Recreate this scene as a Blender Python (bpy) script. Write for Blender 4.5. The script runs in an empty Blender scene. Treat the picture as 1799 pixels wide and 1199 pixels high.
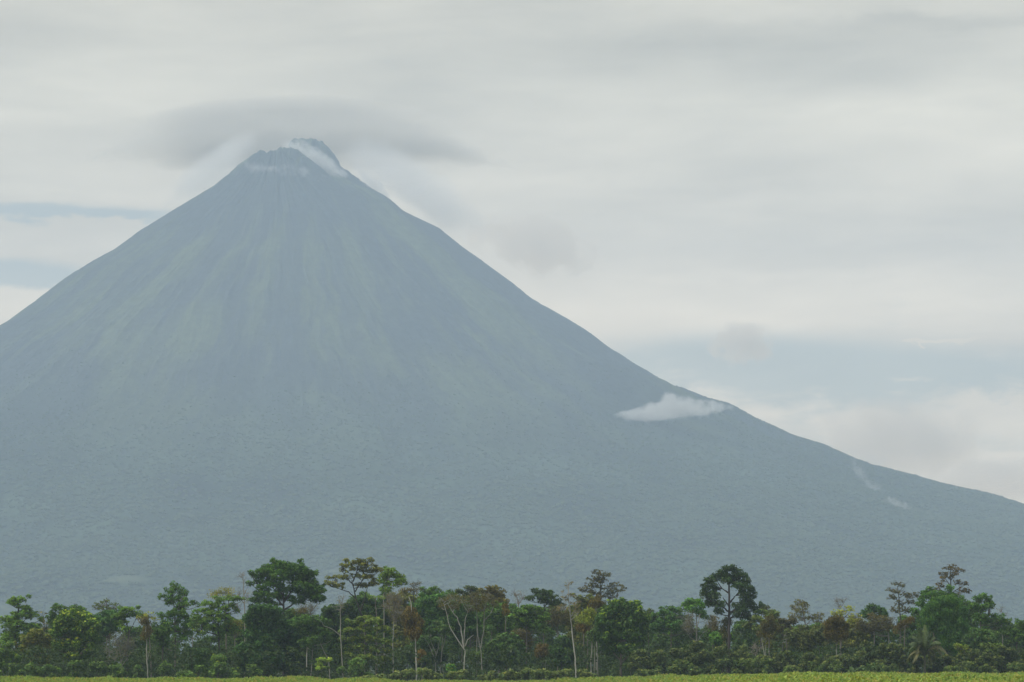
import bpy, math, random
import numpy as np
from mathutils import Vector
R = math.radians
sc = bpy.context.scene
COL = sc.collection

# ------------------------------------------------------------------ camera
FPX, PW, PH, HORY, CZ = 5280.0, 1799.0, 1199.0, 1165.0, 3.0
PITCH = math.atan((HORY - PH / 2) / FPX)
cam_d = bpy.data.cameras.new('camera')
cam_d.sensor_width = 36.0
cam_d.lens = 36.0 * FPX / PW
cam_d.clip_start = 1.0
cam_d.clip_end = 60000.0
cam = bpy.data.objects.new('camera', cam_d)
COL.objects.link(cam)
cam.location = (0, 0, CZ)
cam.rotation_euler = (R(90) + PITCH, 0, 0)
sc.camera = cam

# ------------------------------------------------------------------ node helper
class NT:
    def __init__(s, tree):
        s.t = tree; s.n = tree.nodes; s.l = tree.links
    def put(s, sock, v):
        if hasattr(v, 'is_output'):
            s.l.new(v, sock)
        else:
            sock.default_value = v
    def m(s, op, a, b=None, c=None, clamp=False):
        n = s.n.new('ShaderNodeMath'); n.operation = op; n.use_clamp = clamp
        for i, v in enumerate((a, b, c)):
            if v is not None: s.put(n.inputs[i], v)
        return n.outputs[0]
    def vm(s, op, a, b=None):
        n = s.n.new('ShaderNodeVectorMath'); n.operation = op
        s.put(n.inputs[0], a)
        if b is not None: s.put(n.inputs[1], b)
        return n.outputs[0]
    def sep(s, v):
        n = s.n.new('ShaderNodeSeparateXYZ'); s.put(n.inputs[0], v); return n.outputs
    def comb(s, x, y, z):
        n = s.n.new('ShaderNodeCombineXYZ')
        for i, v in enumerate((x, y, z)): s.put(n.inputs[i], v)
        return n.outputs[0]
    def noise(s, vec, scale, detail=4.0, rough=0.5, dist=0.0, color=False):
        n = s.n.new('ShaderNodeTexNoise')
        s.put(n.inputs['Vector'], vec); s.put(n.inputs['Scale'], scale)
        n.inputs['Detail'].default_value = detail; n.inputs['Roughness'].default_value = rough
        n.inputs['Distortion'].default_value = dist
        return n.outputs['Color' if color else 'Fac']
    def mix(s, f, a, b):
        n = s.n.new('ShaderNodeMix'); n.data_type = 'RGBA'
        s.put(n.inputs[0], f); s.put(n.inputs[6], a); s.put(n.inputs[7], b)
        return n.outputs[2]
    def ss(s, v, lo, hi, a=0.0, b=1.0):
        n = s.n.new('ShaderNodeMapRange'); n.interpolation_type = 'SMOOTHSTEP'
        s.put(n.inputs[0], v)
        for i, q in enumerate((lo, hi, a, b)): n.inputs[i + 1].default_value = q
        return n.outputs[0]

# ------------------------------------------------------------------ sky
SUN_EL, SUN_AZ = R(50), R(-112)        # azimuth measured from +Y (the view) towards +X
SKYK = 0.10
w = bpy.data.worlds.new('World'); sc.world = w; w.use_nodes = True
w.node_tree.nodes.clear()
N = NT(w.node_tree)
tc = N.n.new('ShaderNodeTexCoord')
D = tc.outputs['Generated']
dx, dy, dz = N.sep(D)
sky = N.n.new('ShaderNodeTexSky'); sky.sky_type = 'NISHITA'; sky.sun_disc = False
sky.sun_elevation = SUN_EL; sky.sun_rotation = SUN_AZ
sky.air_density = 1.0; sky.dust_density = 4.0; sky.ozone_density = 1.0; sky.altitude = 250
DEG = 57.29578
az = N.m('MULTIPLY', N.m('ARCTAN2', dx, dy), DEG)
el = N.m('MULTIPLY', N.m('ARCSINE', dz), DEG)
def pa(px): return math.degrees(math.atan((px - PW / 2) / FPX))
def pe(py): return math.degrees(math.atan((HORY - py) / FPX))
flat = N.vm('MULTIPLY', D, (1.0, 1.0, 4.5))
warp = N.noise(flat, 6.0, 3.0, 0.5)
n_wide = N.noise(N.vm('ADD', flat, N.comb(0.0, 0.0, N.m('MULTIPLY', warp, 0.10))), 9.0, 6.0, 0.52)
n_fine = N.noise(N.vm('MULTIPLY', D, (1.0, 1.0, 3.0)), 42.0, 8.0, 0.6, 0.25)
def blob(px, py, wx, wy, k, nz=0.0):
    """a soft patch of sky centred in direction (px, py)"""
    a = N.m('DIVIDE', N.m('SUBTRACT', az, pa(px)), wx / 92.2)
    b = N.m('DIVIDE', N.m('SUBTRACT', N.m('ADD', el, N.m('MULTIPLY', N.m('SUBTRACT', n_fine, 0.5), nz)), pe(py)), wy / 92.2)
    r = N.m('ADD', N.m('MULTIPLY', a, a), N.m('MULTIPLY', b, b))
    return N.m('MULTIPLY', N.m('POWER', 2.718, N.m('MULTIPLY', r, -1.0)), k)
def total(lst):
    o = lst[0]
    for q in lst[1:]: o = N.m('ADD', o, q)
    return o
# openings in the cloud deck
gap = total([blob(1560, 660, 520, 62, 1.2, 0.9), blob(1250, 615, 260, 42, .6, 0.9), blob(1500, 790, 420, 60, .5, 0.9),
             blob(60, 378, 210, 15, 1.3, 0.6), blob(0, 487, 150, 24, 1.7, 0.6), blob(250, 388, 90, 12, .9, 0.6)])
puffy = total([blob(1720, 610, 130, 10, .9, 0.9), blob(1600, 668, 90, 12, .6, .9), blob(1760, 735, 150, 26, .9, 0.9),
               blob(1500, 800, 200, 60, .4, .9), blob(1790, 840, 200, 50, .9, .9), blob(1610, 610, 40, 6, .5, .9)])
zen = N.ss(el, 14.0, 40.0)                                      # the broken deck overhead
deck = N.m('ADD', N.ss(n_wide, 0.30, 0.46), N.m('MULTIPLY', N.m('SUBTRACT', 1.0, zen), 1.0), clamp=True)
cover = N.m('SUBTRACT', deck, N.ss(N.m('ADD', gap, N.m('MULTIPLY', N.m('SUBTRACT', n_fine, 0.5), 1.8)), 0.20, 1.15, 0.0, 0.56))
cover = N.m('ADD', cover, N.ss(N.m('ADD', puffy, N.m('MULTIPLY', N.m('SUBTRACT', n_fine, 0.5), 1.3)), 0.45, 0.9, 0.0, 0.45), clamp=True)
tone = N.m('ADD', N.m('MULTIPLY', N.m('SUBTRACT', n_wide, 0.5), 0.95), N.m('MULTIPLY', N.m('SUBTRACT', n_fine, 0.5), 0.10))
shade = total([blob(520, 50, 900, 90, -.16, .4), blob(1650, 42, 420, 16, -.16, .7), blob(1280, 70, 300, 20, -.12, .7), blob(1050, 110, 500, 40, -.05, .5),
               blob(200, 260, 330, 60, -.05, .4), blob(1150, 555, 700, 40, .13, .6), blob(120, 330, 260, 30, .08, .5), blob(1350, 480, 300, 10, .05, .8), blob(250, 205, 400, 12, .05, .6), blob(1250, 330, 420, 14, -.05, .8), blob(1600, 180, 420, 12, .05, .8),
               blob(1200, 250, 500, 90, .03, .3), blob(120, 430, 200, 26, .06, .6)])
tone = N.m('ADD', N.m('ADD', 1.0, tone), shade)
hor = N.ss(el, 10.0, 34.0)                                       # low clouds are seen through more air and look warmer
low = N.ss(el, 5.5, 11.5)
ccol = N.vm('SCALE', N.mix(hor, N.mix(low, (11.0, 9.1, 6.6, 1), (8.8, 7.9, 6.15, 1)), (6.2, 6.8, 7.9, 1)))
N.put(ccol.node.inputs['Scale'], tone)
skymix = N.mix(cover, N.vm('MULTIPLY', sky.outputs[0], (1.2, 1.35, 1.2)), ccol)
bg = N.n.new('ShaderNodeBackground'); N.put(bg.inputs[0], skymix); bg.inputs[1].default_value = SKYK
wo = N.n.new('ShaderNodeOutputWorld'); N.l.new(bg.outputs[0], wo.inputs[0])
w.cycles.sampling_method = 'MANUAL'; w.cycles.sample_map_resolution = 512

# ------------------------------------------------------------------ sun
sd = bpy.data.lights.new('sun', 'SUN'); sd.energy = 3.4; sd.angle = R(2.0); sd.color = (1.0, 0.96, 0.90)
sun = bpy.data.objects.new('sun', sd); COL.objects.link(sun)
sdir = Vector((math.sin(SUN_AZ) * math.cos(SUN_EL), math.cos(SUN_AZ) * math.cos(SUN_EL), math.sin(SUN_EL)))
sun.rotation_euler = sdir.to_track_quat('Z', 'Y').to_euler()
sun.location = (0, 0, 300)

vs = sc.view_settings
vs.view_transform = 'Standard'; vs.look = 'None'; vs.exposure = 0.0; vs.gamma = 1.0; vs.use_curve_mapping = False
sc.render.engine = 'CYCLES'
cy = sc.cycles
cy.use_denoising = True
cy.max_bounces = 6; cy.diffuse_bounces = 3; cy.volume_bounces = 2; cy.transparent_max_bounces = 16
cy.volume_step_rate = 2.0; cy.volume_max_steps = 96

# ------------------------------------------------------------------ helpers
def at(px, py, Y):
    """the point at ground distance Y seen in direction (px, py)"""
    x = (px - PW / 2) / FPX; y = -(py - PH / 2) / FPX
    dyv = math.cos(PITCH) - y * math.sin(PITCH); dzv = math.sin(PITCH) + y * math.cos(PITCH)
    return np.array((x / dyv * Y, Y, CZ + dzv / dyv * Y))

def proj(x, y, z):
    zz = z - CZ
    f = y * math.cos(PITCH) + zz * math.sin(PITCH); u = -y * math.sin(PITCH) + zz * math.cos(PITCH)
    return PW / 2 + FPX * x / f, PH / 2 - FPX * u / f

def tag(o, label=None, cat=None, group=None, kind=None):
    if label: o['label'] = label
    if cat: o['category'] = cat
    if group: o['group'] = group
    if kind: o['kind'] = kind
    return o

def empty(name, loc, label, cat, group=None):
    o = bpy.data.objects.new(name, None); COL.objects.link(o)
    o.location = tuple(float(v) for v in loc); o.empty_display_size = 1.0
    return tag(o, label, cat, group)

def np_mesh(name, V, F, cols=None, smooth=False):
    """V (n,3); F (m,k) with the same k for all faces"""
    me = bpy.data.meshes.new(name)
    V = np.asarray(V, np.float32); F = np.asarray(F, np.int32)
    m, k = F.shape
    me.vertices.add(len(V)); me.vertices.foreach_set('co', V.ravel())
    me.loops.add(m * k); me.loops.foreach_set('vertex_index', F.ravel())
    me.polygons.add(m); me.polygons.foreach_set('loop_start', np.arange(0, m * k, k, dtype=np.int32))
    if smooth: me.polygons.foreach_set('use_smooth', np.ones(m, bool))
    if cols is not None:
        a = me.color_attributes.new('Col', 'FLOAT_COLOR', 'POINT')
        c4 = np.ones((len(V), 4), np.float32); c4[:, :3] = cols
        a.data.foreach_set('color', c4.ravel())
    me.update(calc_edges=True)
    return me

def link(name, me, mat=None, parent=None, loc=None):
    o = bpy.data.objects.new(name, me); COL.objects.link(o)
    if mat: me.materials.append(mat)
    if parent: o.parent = parent
    if loc is not None: o.location = tuple(float(v) for v in loc)
    return o

_rs = np.random.RandomState(11)
_perm = _rs.rand(256, 256).astype(np.float32)
def vnoise(x, y):
    xi = np.floor(x).astype(int); yi = np.floor(y).astype(int)
    fx = x - xi; fy = y - yi
    fx = fx * fx * (3 - 2 * fx); fy = fy * fy * (3 - 2 * fy)
    a = _perm[xi & 255, yi & 255]; b = _perm[(xi + 1) & 255, yi & 255]
    c = _perm[xi & 255, (yi + 1) & 255]; d = _perm[(xi + 1) & 255, (yi + 1) & 255]
    return (a * (1 - fx) + b * fx) * (1 - fy) + (c * (1 - fx) + d * fx) * fy - 0.5
def fbm(x, y, o=4, g=0.5):
    s = 0; k = 1
    for i in range(o):
        s = s + vnoise(x + 17.3 * i, y + 5.1 * i) * k; x = x * 2.03; y = y * 2.03; k *= g
    return s
def sstep(v, lo, hi):
    t = np.clip((v - lo) / (hi - lo), 0, 1); return t * t * (3 - 2 * t)

# ------------------------------------------------------------------ materials
def new_mat(name):
    m = bpy.data.materials.new(name); m.use_nodes = True; m.node_tree.nodes.clear(); return m, NT(m.node_tree)
def surf_out(N, sh):
    o = N.n.new('ShaderNodeOutputMaterial'); N.l.new(sh, o.inputs['Surface']); return o
def mat_leaf():
    m, N = new_mat('leaf')
    a = N.n.new('ShaderNodeAttribute'); a.attribute_name = 'Col'
    g = N.n.new('ShaderNodeNewGeometry')
    tcn = N.n.new('ShaderNodeTexCoord')
    nz = N.noise(tcn.outputs['Object'], 1.3, 3.0)
    k = N.m('ADD', 0.72, N.m('MULTIPLY', nz, 0.56))
    sc_ = N.vm('SCALE', a.outputs['Color']); N.put(sc_.node.inputs['Scale'], k)
    p = N.n.new('ShaderNodeBsdfPrincipled'); N.put(p.inputs['Base Color'], sc_)
    p.inputs['Roughness'].default_value = 0.5; p.inputs['Specular IOR Level'].default_value = 0.15
    t = N.n.new('ShaderNodeBsdfTranslucent'); N.put(t.inputs[0], N.vm('MULTIPLY', sc_, (1.1, 1.25, 0.6)))
    mx = N.n.new('ShaderNodeMixShader'); mx.inputs[0].default_value = 0.28
    N.l.new(p.outputs[0], mx.inputs[1]); N.l.new(t.outputs[0], mx.inputs[2])
    surf_out(N, mx.outputs[0]); return m
def mat_bark():
    m, N = new_mat('bark')
    a = N.n.new('ShaderNodeAttribute'); a.attribute_name = 'Col'
    tcn = N.n.new('ShaderNodeTexCoord')
    nz = N.noise(N.vm('MULTIPLY', tcn.outputs['Object'], (3.0, 3.0, 0.8)), 1.5, 5.0, 0.65)
    k = N.m('ADD', 0.45, N.m('MULTIPLY', nz, 1.1))
    sc_ = N.vm('SCALE', a.outputs['Color']); N.put(sc_.node.inputs['Scale'], k)
    p = N.n.new('ShaderNodeBsdfPrincipled'); N.put(p.inputs['Base Color'], sc_); p.inputs['Roughness'].default_value = 0.9
    surf_out(N, p.outputs[0]); return m
def mat_land(name, scale, bump, lo=0.7, hi=1.3):
    m, N = new_mat(name)
    a = N.n.new('ShaderNodeAttribute'); a.attribute_name = 'Col'
    tcn = N.n.new('ShaderNodeTexCoord')
    nz = N.noise(tcn.outputs['Object'], scale, 6.0, 0.65)
    k = N.ss(nz, 0.3, 0.7, lo, hi)
    sc_ = N.vm('SCALE', a.outputs['Color']); N.put(sc_.node.inputs['Scale'], k)
    p = N.n.new('ShaderNodeBsdfPrincipled'); N.put(p.inputs['Base Color'], sc_); p.inputs['Roughness'].default_value = 0.95
    p.inputs['Specular IOR Level'].default_value = 0.1
    b = N.n.new('ShaderNodeBump'); b.inputs['Strength'].default_value = 0.8; b.inputs['Distance'].default_value = bump
    N.put(b.inputs['Height'], nz); N.l.new(b.outputs[0], p.inputs['Normal'])
    surf_out(N, p.outputs[0]); return m
LEAF = mat_leaf(); BARK = mat_bark()
SLOPE = mat_land('mountain_slope', 0.05, 6.0); FIELD = mat_land('field_soil', 0.4, 0.3)

# ------------------------------------------------------------------ ground
gx = np.linspace(-5600, 5600, 57); gy = np.linspace(-350, 9900, 60)
GX, GY = np.meshgrid(gx, gy)
V = np.stack([GX.ravel(), GY.ravel(), np.zeros(GX.size)], 1)
def grid_faces(nx, ny, wrap=False):
    i, j = np.meshgrid(np.arange(nx - (0 if wrap else 1)), np.arange(ny - 1))
    i2 = (i + 1) % nx
    return np.stack([j * nx + i, j * nx + i2, (j + 1) * nx + i2, (j + 1) * nx + i], -1).reshape(-1, 4)
ground = link('ground', np_mesh('ground', V, grid_faces(57, 60), np.tile((.055, .075, .03), (len(V), 1))), FIELD)
tag(ground, kind='structure')

# ------------------------------------------------------------------ the volcano
MD = 7500.0
TRIM = ([-800, 0, 60, 130, 247, 390, 445, 487, 505, 556, 590, 625, 680, 720, 770, 850, 945, 1130, 1200, 1290, 1400, 1600, 1799, 2400], [40, 31, 27, 21.5, 19, 16.5, 11, 11, -9, -8, -1, -3, -3, -9, -8, -2, 2, 3.5, 8.6, 4, 7.5, 9.5, 12, 20])
def ptab(pts, ax):
    """silhouette pixels -> (distance from axis, height) on the plane through the summit"""
    # perspective makes a cone look fatter than its middle section: trim the traced heights accordingly
    P = np.array([at(x, min(y + np.interp(x, *TRIM), 1200), MD) for x, y in pts]); r = np.abs(P[:, 0] - at(ax, 600, MD)[0]); z = P[:, 2]
    return r, z
A1 = 548; A2 = 487
R1 = ptab([(548, 246), (556, 244), (566, 247), (577, 255), (590, 272), (598, 288), (610, 297), (625, 307), (645, 322), (680, 345), (720, 371), (770, 397), (800, 421),
           (850, 458), (900, 492), (945, 529), (990, 553), (1040, 581), (1080, 612), (1130, 644), (1170, 666), (1200, 680), (1222, 684), (1245, 698), (1290, 711),
           (1330, 734), (1400, 764), (1450, 780), (1500, 801), (1550, 821), (1600, 832), (1650, 845), (1700, 857), (1750, 867), (1799, 885),
           (1950, 920), (2150, 975), (2400, 1045), (2700, 1120), (2950, 1180), (9000, 1200)], A1)
L1 = ptab([(548, 246), (535, 250), (520, 241), (512, 241), (504, 248), (496, 264), (470, 292), (430, 318), (380, 345), (300, 392), (200, 462), (100, 532), (0, 600),
           (-200, 740), (-400, 860), (-600, 950), (-900, 1050), (-1250, 1130), (-1500, 1180), (-8000, 1200)], A1)
L2 = ptab([(487, 273), (474, 272), (470, 278), (464, 276), (458, 270), (448, 270), (440, 277), (420, 290), (390, 314), (350, 340), (300, 371), (262, 395), (247, 404),
           (200, 440), (130, 478), (60, 530), (0, 572), (-200, 712), (-400, 832), (-600, 925), (-900, 1035), (-1250, 1125), (-1500, 1180), (-8000, 1200)], A2)
R2 = ptab([(487, 273), (500, 273), (508, 285), (522, 281), (531, 281), (541, 292), (556, 303), (580, 318), (600, 333), (640, 362), (700, 402), (800, 475), (900, 545),
           (1000, 610), (1200, 730), (1400, 830), (1700, 960), (2100, 1085), (2500, 1180), (9000, 1200)], A2)
X1, Y1 = at(A1, 600, MD)[0], MD + 90.0
X2, Y2 = at(A2, 600, MD)[0], MD - 60.0
def hgt(x, y, fine=True):
    out = None
    for (cx, cy_, L, Rt, amp) in ((X1, Y1, L1, R1, 1.0), (X2, Y2, L2, R2, 1.0)):
        ddx = x - cx; ddy = y - cy_
        r = np.hypot(ddx, ddy) + 1e-6; ph = np.arctan2(ddy, ddx); c = ddx / r
        a = r / 110.0
        wp = 0.05 * fbm(x / 260.0, y / 260.0, 3)
        gul = fbm((ph + wp) * 11 + cx, r / 700.0, 5, 0.62) * np.clip(r / 500, 0, 1)
        side = np.abs(np.sin(ph)) ** 1.2
        rr = r * (1 + 0.036 * gul * side)
        zl = np.interp(rr, L[0], L[1]); zr = np.interp(rr, Rt[0], Rt[1])
        t = sstep(c, -0.9, 0.9)
        z = zl * (1 - t) + zr * t
        # front and back flanks: smooth out the traced knicks
        dq = np.minimum(40, rr * .25)
        zs = (np.interp(rr + dq, L[0], L[1]) + np.interp(rr - dq, L[0], L[1]) + np.interp(rr + dq, Rt[0], Rt[1]) + np.interp(rr - dq, Rt[0], Rt[1])) / 4
        z = z * (1 - 0.6 * side) + zs * 0.6 * side
        if cx == X1:
            phr = np.radians(-58 + 22 * np.clip(r / 1100, 0, 1))
            d = (ph - phr) * r
            z = z + 34 * sstep(r, 90, 300) * (1 - sstep(r, 1000, 1600)) * np.exp(-np.where(d > 0, d / 60, d / 190) ** 2)
            z = z - 24 * sstep(r, 120, 350) * (1 - sstep(r, 900, 1500)) * np.exp(-((d - 150) / 110) ** 2)
        k = np.exp(-(r / 170.0) ** 2)
        cr = fbm(x / 34.0 + 3, y / 60.0, 4, 0.65); cr2 = 0.5 - np.abs(fbm(x / 16.0 + 8, y / 34.0, 3, 0.6)) * 2.4
        z = z + k * (0.25 + 0.75 * side) * (16 * cr) + np.exp(-(r / 120.0) ** 2) * 9 * (cr2 - .2)
        z = z + np.exp(-(r / 330.0) ** 2) * (1 - np.exp(-(r / 60.0) ** 2)) * 12 * side * fbm(ph * 30 + cx, r / 260.0, 3, 0.6)
        out = z if out is None else np.maximum(out, z)
    if fine:
        x_, y_ = x, y
        out = out + 5.0 * fbm(x_ / 70, y_ / 70, 4, 0.6) * sstep(out, 5, 120) * (1 - 0.5 * sstep(out, 900, 1200))
        # forested spurs and humps of the lower slopes
        low = sstep(out, 8, 150) * (1 - sstep(out, 450, 850)) * sstep(MD - y, 200, 900)
        out = out + low * (34 * fbm(x_ / 420 + 9, y_ / 420, 4, 0.5))
    return out - 12.0 * (1 - sstep(out, 10, 90))
ang = np.concatenate([np.linspace(-math.pi * 1.06, math.pi * 0.06, 860, endpoint=False), np.linspace(math.pi * 0.06, math.pi * 0.94, 70, endpoint=False)])
na = len(ang)
rad = [0.0]
while rad[-1] < 4300: rad.append(rad[-1] + (3.0 if rad[-1] < 220 else 8.0 if rad[-1] < 1900 else 16.0))
rad = np.array(rad[1:]); nr = len(rad)
AG, RG = np.meshgrid(ang, rad)
XC, YC = (X1 + X2) / 2, (Y1 + Y2) / 2
VX = XC + RG * np.cos(AG); VY = YC + RG * np.sin(AG)
# keep within the ground sheet
VX = np.clip(VX, -5500, 5500); VY = np.clip(VY, 3300, 9850)
VZ = hgt(VX, VY)
# plant cover: grass and scrub high up, bare lava and ash streaks, forest below
phv = np.arctan2(VY - Y1, VX - X1); rv = np.hypot(VX - X1, VY - Y1)
phw = phv + .07 * fbm(VX / 260.0, VY / 260.0, 3)
streak = fbm(phw * 20, rv / 260.0, 5, 0.6)
streak2 = fbm(phw * 8 + 40, rv / 380.0, 4, 0.55)
forest_col = np.array((.034, .052, .024)); grass_col = np.array((.072, .088, .042)); rock_col = np.array((.036, .044, .044))
hi = sstep(VZ, 330, 700)
fine_s = fbm(phw * 70, rv / 150.0, 4, 0.7)
green = sstep(streak * .55 + streak2 * 0.7 + fine_s * .35 + 0.5 * fbm(VX / 240, VY / 240, 4) + 0.14 - 0.35 * sstep(VZ, 900, 1200), -0.35, 0.45)
dR = (phv - np.radians(-58 + 22 * np.clip(rv / 1100, 0, 1))) * rv
green = green * (1 - 0.92 * sstep(dR + 40 * fine_s, 0, 50) * (phv < 0.6))
rough = fbm(VX / 38.0, VY / 60.0, 4, .65)
def scar(a0, a1, r0, r1, k=1.0):                                # a bare lava or slide track between two bearings
    m = sstep(phv + .03 * rough, math.radians(a0) - .03, math.radians(a0)) * (1 - sstep(phv + .03 * rough, math.radians(a1), math.radians(a1) + .02))
    return k * m * sstep(rv + 120 * rough, r0, r0 + 40) * (1 - sstep(rv + 200 * rough, r1, r1 + 80))
bare = np.clip(scar(-66, -63, 380, 900) + scar(-72, -70.5, 300, 640) + scar(-60.5, -58.5, 480, 820) + scar(-93, -89, 320, 900, .8) + scar(-100, -98.5, 150, 620, .8) + scar(-82, -80.5, 500, 1000, .6) + scar(-120, -118, 350, 900, .5) + scar(-107, -105.5, 500, 1100, .5) + scar(-77, -76, 120, 420, .7), 0, 1)
green = green * (1 - bare)
up = grass_col * green[..., None] + rock_col * (1 - green[..., None])
lo_ = forest_col * (0.8 + 0.9 * fbm(VX / 160, VY / 160, 4)[..., None]) * 1.05  # ground between the far crowns, given the tone of a shaded crown
C = up * hi[..., None] + lo_ * (1 - hi[..., None])
CLEAR = [(-20, 1068, 100, 6), (240, 1019, 62, 8), (575, 1006, 60, 4)]
CLEARW = []
for (px, py, rx, ry) in CLEAR:
    # march along the sight line to find where it meets the slope
    for Y in np.arange(3300, 7600, 5.0):
        p = at(px, py, Y)
        if hgt(np.array([p[0]]), np.array([Y]))[0] > p[2]:
            CLEARW.append((p[0], Y, rx / FPX * Y, ry / FPX * Y * 5)); break
def clearing(x, y):
    m = np.zeros_like(x)
    for cx, cy_, a, b in CLEARW:
        q = np.hypot((x - cx) / a, (y - cy_) / b) + 1.1 * fbm(x / 70, y / 110, 4)
        m = np.maximum(m, 1 - sstep(q, 0.6, 1.15))
    return m
cl = clearing(VX, VY)[..., None]
C = C * (1 - cl) + np.array((.070, .085, .042)) * cl
C = np.clip(C, .01, .3)
V = np.stack([VX.ravel(), VY.ravel(), VZ.ravel()], 1)
F = grid_faces(na, nr, True)
V = np.vstack([V, [[XC, YC, hgt(np.array([XC]), np.array([YC]))[0]]]])
me = np_mesh('volcano', V, F, np.vstack([C.reshape(-1, 3), [[.06, .055, .05]]]), True)
volcano = link('volcano', me, SLOPE)
tag(volcano, kind='structure')
volcano['label'] = 'tall cone-shaped volcano with grassy and rocky flanks rising behind the wood'

# ------------------------------------------------------------------ far forest (crowns by the ten thousand)
def blob_mesh(name, seed, sub=2):
    import bmesh
    bm = bmesh.new(); bmesh.ops.create_icosphere(bm, subdivisions=sub, radius=1.0)
    rr = random.Random(seed)
    for v in bm.verts:
        k = 1 + rr.uniform(-.28, .25); v.co.x *= k; v.co.y *= k; v.co.z = v.co.z * k * 0.6 + 0.25
    me = bpy.data.meshes.new(name); bm.to_mesh(me); bm.free(); return me
def mat_far(name, c1, c2):
    m, N = new_mat(name)
    oi = N.n.new('ShaderNodeObjectInfo')
    tcn = N.n.new('ShaderNodeTexCoord')
    nz = N.noise(tcn.outputs['Object'], 2.2, 3.0, 0.6)
    c = N.mix(oi.outputs['Random'], c1, c2)
    s_ = N.vm('SCALE', c); N.put(s_.node.inputs['Scale'], N.m('ADD', 0.5, nz))
    p = N.n.new('ShaderNodeBsdfDiffuse'); N.put(p.inputs[0], s_)
    surf_out(N, p.outputs[0]); return m
FARM = mat_far('far_crown', (.046, .064, .030, 1), (.072, .090, .042, 1))
far_src = bpy.data.collections.new('far_crown_shapes')
for k in range(4):
    o = bpy.data.objects.new('far_crown', blob_mesh('far_crown', k + 3)); o.data.materials.append(FARM); far_src.objects.link(o)
rs = np.random.RandomState(5)
pts = []
def scatter(n, x0, x1, y0, y1, keep):
    x = rs.uniform(x0, x1, n); y = rs.uniform(y0, y1, n)
    z = np.maximum(hgt(x, y), 0.0)
    u, v = proj(x, y, z)
    k = (u > -260) & (u < 2060) & keep(x, y, z, u, v) & (clearing(x, y) < rs.uniform(.2, .9, n))
    return np.stack([x[k], y[k], z[k]], 1)
P1 = scatter(230000, -1500, 2300, 4000, 7700, lambda x, y, z, u, v: (rs.rand(len(x)) < (1 - sstep(z, 330, 800)) * np.clip(.62 + 1.3 * fbm(x / 150, y / 220, 4), .40, 1)) & (z > 3))
P2 = scatter(26000, -900, 900, 1900, 4400, lambda x, y, z, u, v: z < 6)
P3 = scatter(26000, 100, 1900, 7200, 7900, lambda x, y, z, u, v: (z < 640))
P = np.vstack([P1, P2, P3])
S = rs.uniform(2.4, 6.0, len(P)) * (1 - .62 * sstep(P[:, 2], 280, 620)) * np.where(rs.rand(len(P)) < .05, 1.35, 1.0)
def instancer(name, P, S, coll, tilt=0.1):
    me = bpy.data.meshes.new(name); me.vertices.add(len(P)); me.vertices.foreach_set('co', P.astype(np.float32).ravel())
    a = me.attributes.new('size', 'FLOAT', 'POINT'); a.data.foreach_set('value', S.astype(np.float32))
    a = me.attributes.new('turn', 'FLOAT_VECTOR', 'POINT')
    t = np.stack([rs.uniform(-tilt, tilt, len(P)), rs.uniform(-tilt, tilt, len(P)), rs.uniform(0, 6.28, len(P))], 1)
    a.data.foreach_set('vector', t.astype(np.float32).ravel())
    o = link(name, me)
    g = bpy.data.node_groups.new(name, 'GeometryNodeTree')
    g.interface.new_socket('Geometry', in_out='INPUT', socket_type='NodeSocketGeometry')
    g.interface.new_socket('Geometry', in_out='OUTPUT', socket_type='NodeSocketGeometry')
    gi = g.nodes.new('NodeGroupInput'); go = g.nodes.new('NodeGroupOutput')
    ip = g.nodes.new('GeometryNodeInstanceOnPoints'); ci = g.nodes.new('GeometryNodeCollectionInfo')
    ci.inputs['Collection'].default_value = coll; ci.inputs['Separate Children'].default_value = True; ci.inputs['Reset Children'].default_value = True
    ip.inputs['Pick Instance'].default_value = True
    def attr(nm, ty):
        n = g.nodes.new('GeometryNodeInputNamedAttribute'); n.data_type = ty; n.inputs['Name'].default_value = nm
        return [s for s in n.outputs if s.enabled and s.name == 'Attribute'][0]
    g.links.new(gi.outputs[0], ip.inputs['Points']); g.links.new(ci.outputs[0], ip.inputs['Instance'])
    g.links.new(attr('size', 'FLOAT'), ip.inputs['Scale']); g.links.new(attr('turn', 'FLOAT_VECTOR'), ip.inputs['Rotation'])
    g.links.new(ip.outputs[0], go.inputs[0])
    md = o.modifiers.new('scatter', 'NODES'); md.node_group = g
    return o
ff = instancer('distant_forest', P, S, far_src)
tag(ff, 'hazy forest covering the lower slopes of the volcano', 'forest', kind='stuff')

# ------------------------------------------------------------------ haze
HAZE_D = 0.5 / 7000.0 * 1.60
def box_mesh(name, x0, x1, y0, y1, z0, z1):
    V = [(x0, y0, z0), (x1, y0, z0), (x1, y1, z0), (x0, y1, z0), (x0, y0, z1), (x1, y0, z1), (x1, y1, z1), (x0, y1, z1)]
    F = [(3, 2, 1, 0), (4, 5, 6, 7), (0, 1, 5, 4), (1, 2, 6, 5), (2, 3, 7, 6), (3, 0, 4, 7)]
    return np_mesh(name, V, F)
m, N = new_mat('haze')
pv = N.n.new('ShaderNodeVolumePrincipled')
pv.inputs['Color'].default_value = (.65, .82, 1.0, 1); pv.inputs['Density'].default_value = HAZE_D; pv.inputs['Anisotropy'].default_value = 0.0
o = N.n.new('ShaderNodeOutputMaterial'); N.l.new(pv.outputs[0], o.inputs['Volume'])
haze = link('haze', box_mesh('haze', -5700, 5700, -400, 10000, -20, 1400), m)
tag(haze, 'pale blue haze between the wood and the volcano', 'haze', kind='stuff')

def total_(N, lst):
    o = lst[0]
    for q in lst[1:]: o = N.m('ADD', o, q)
    return o
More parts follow.
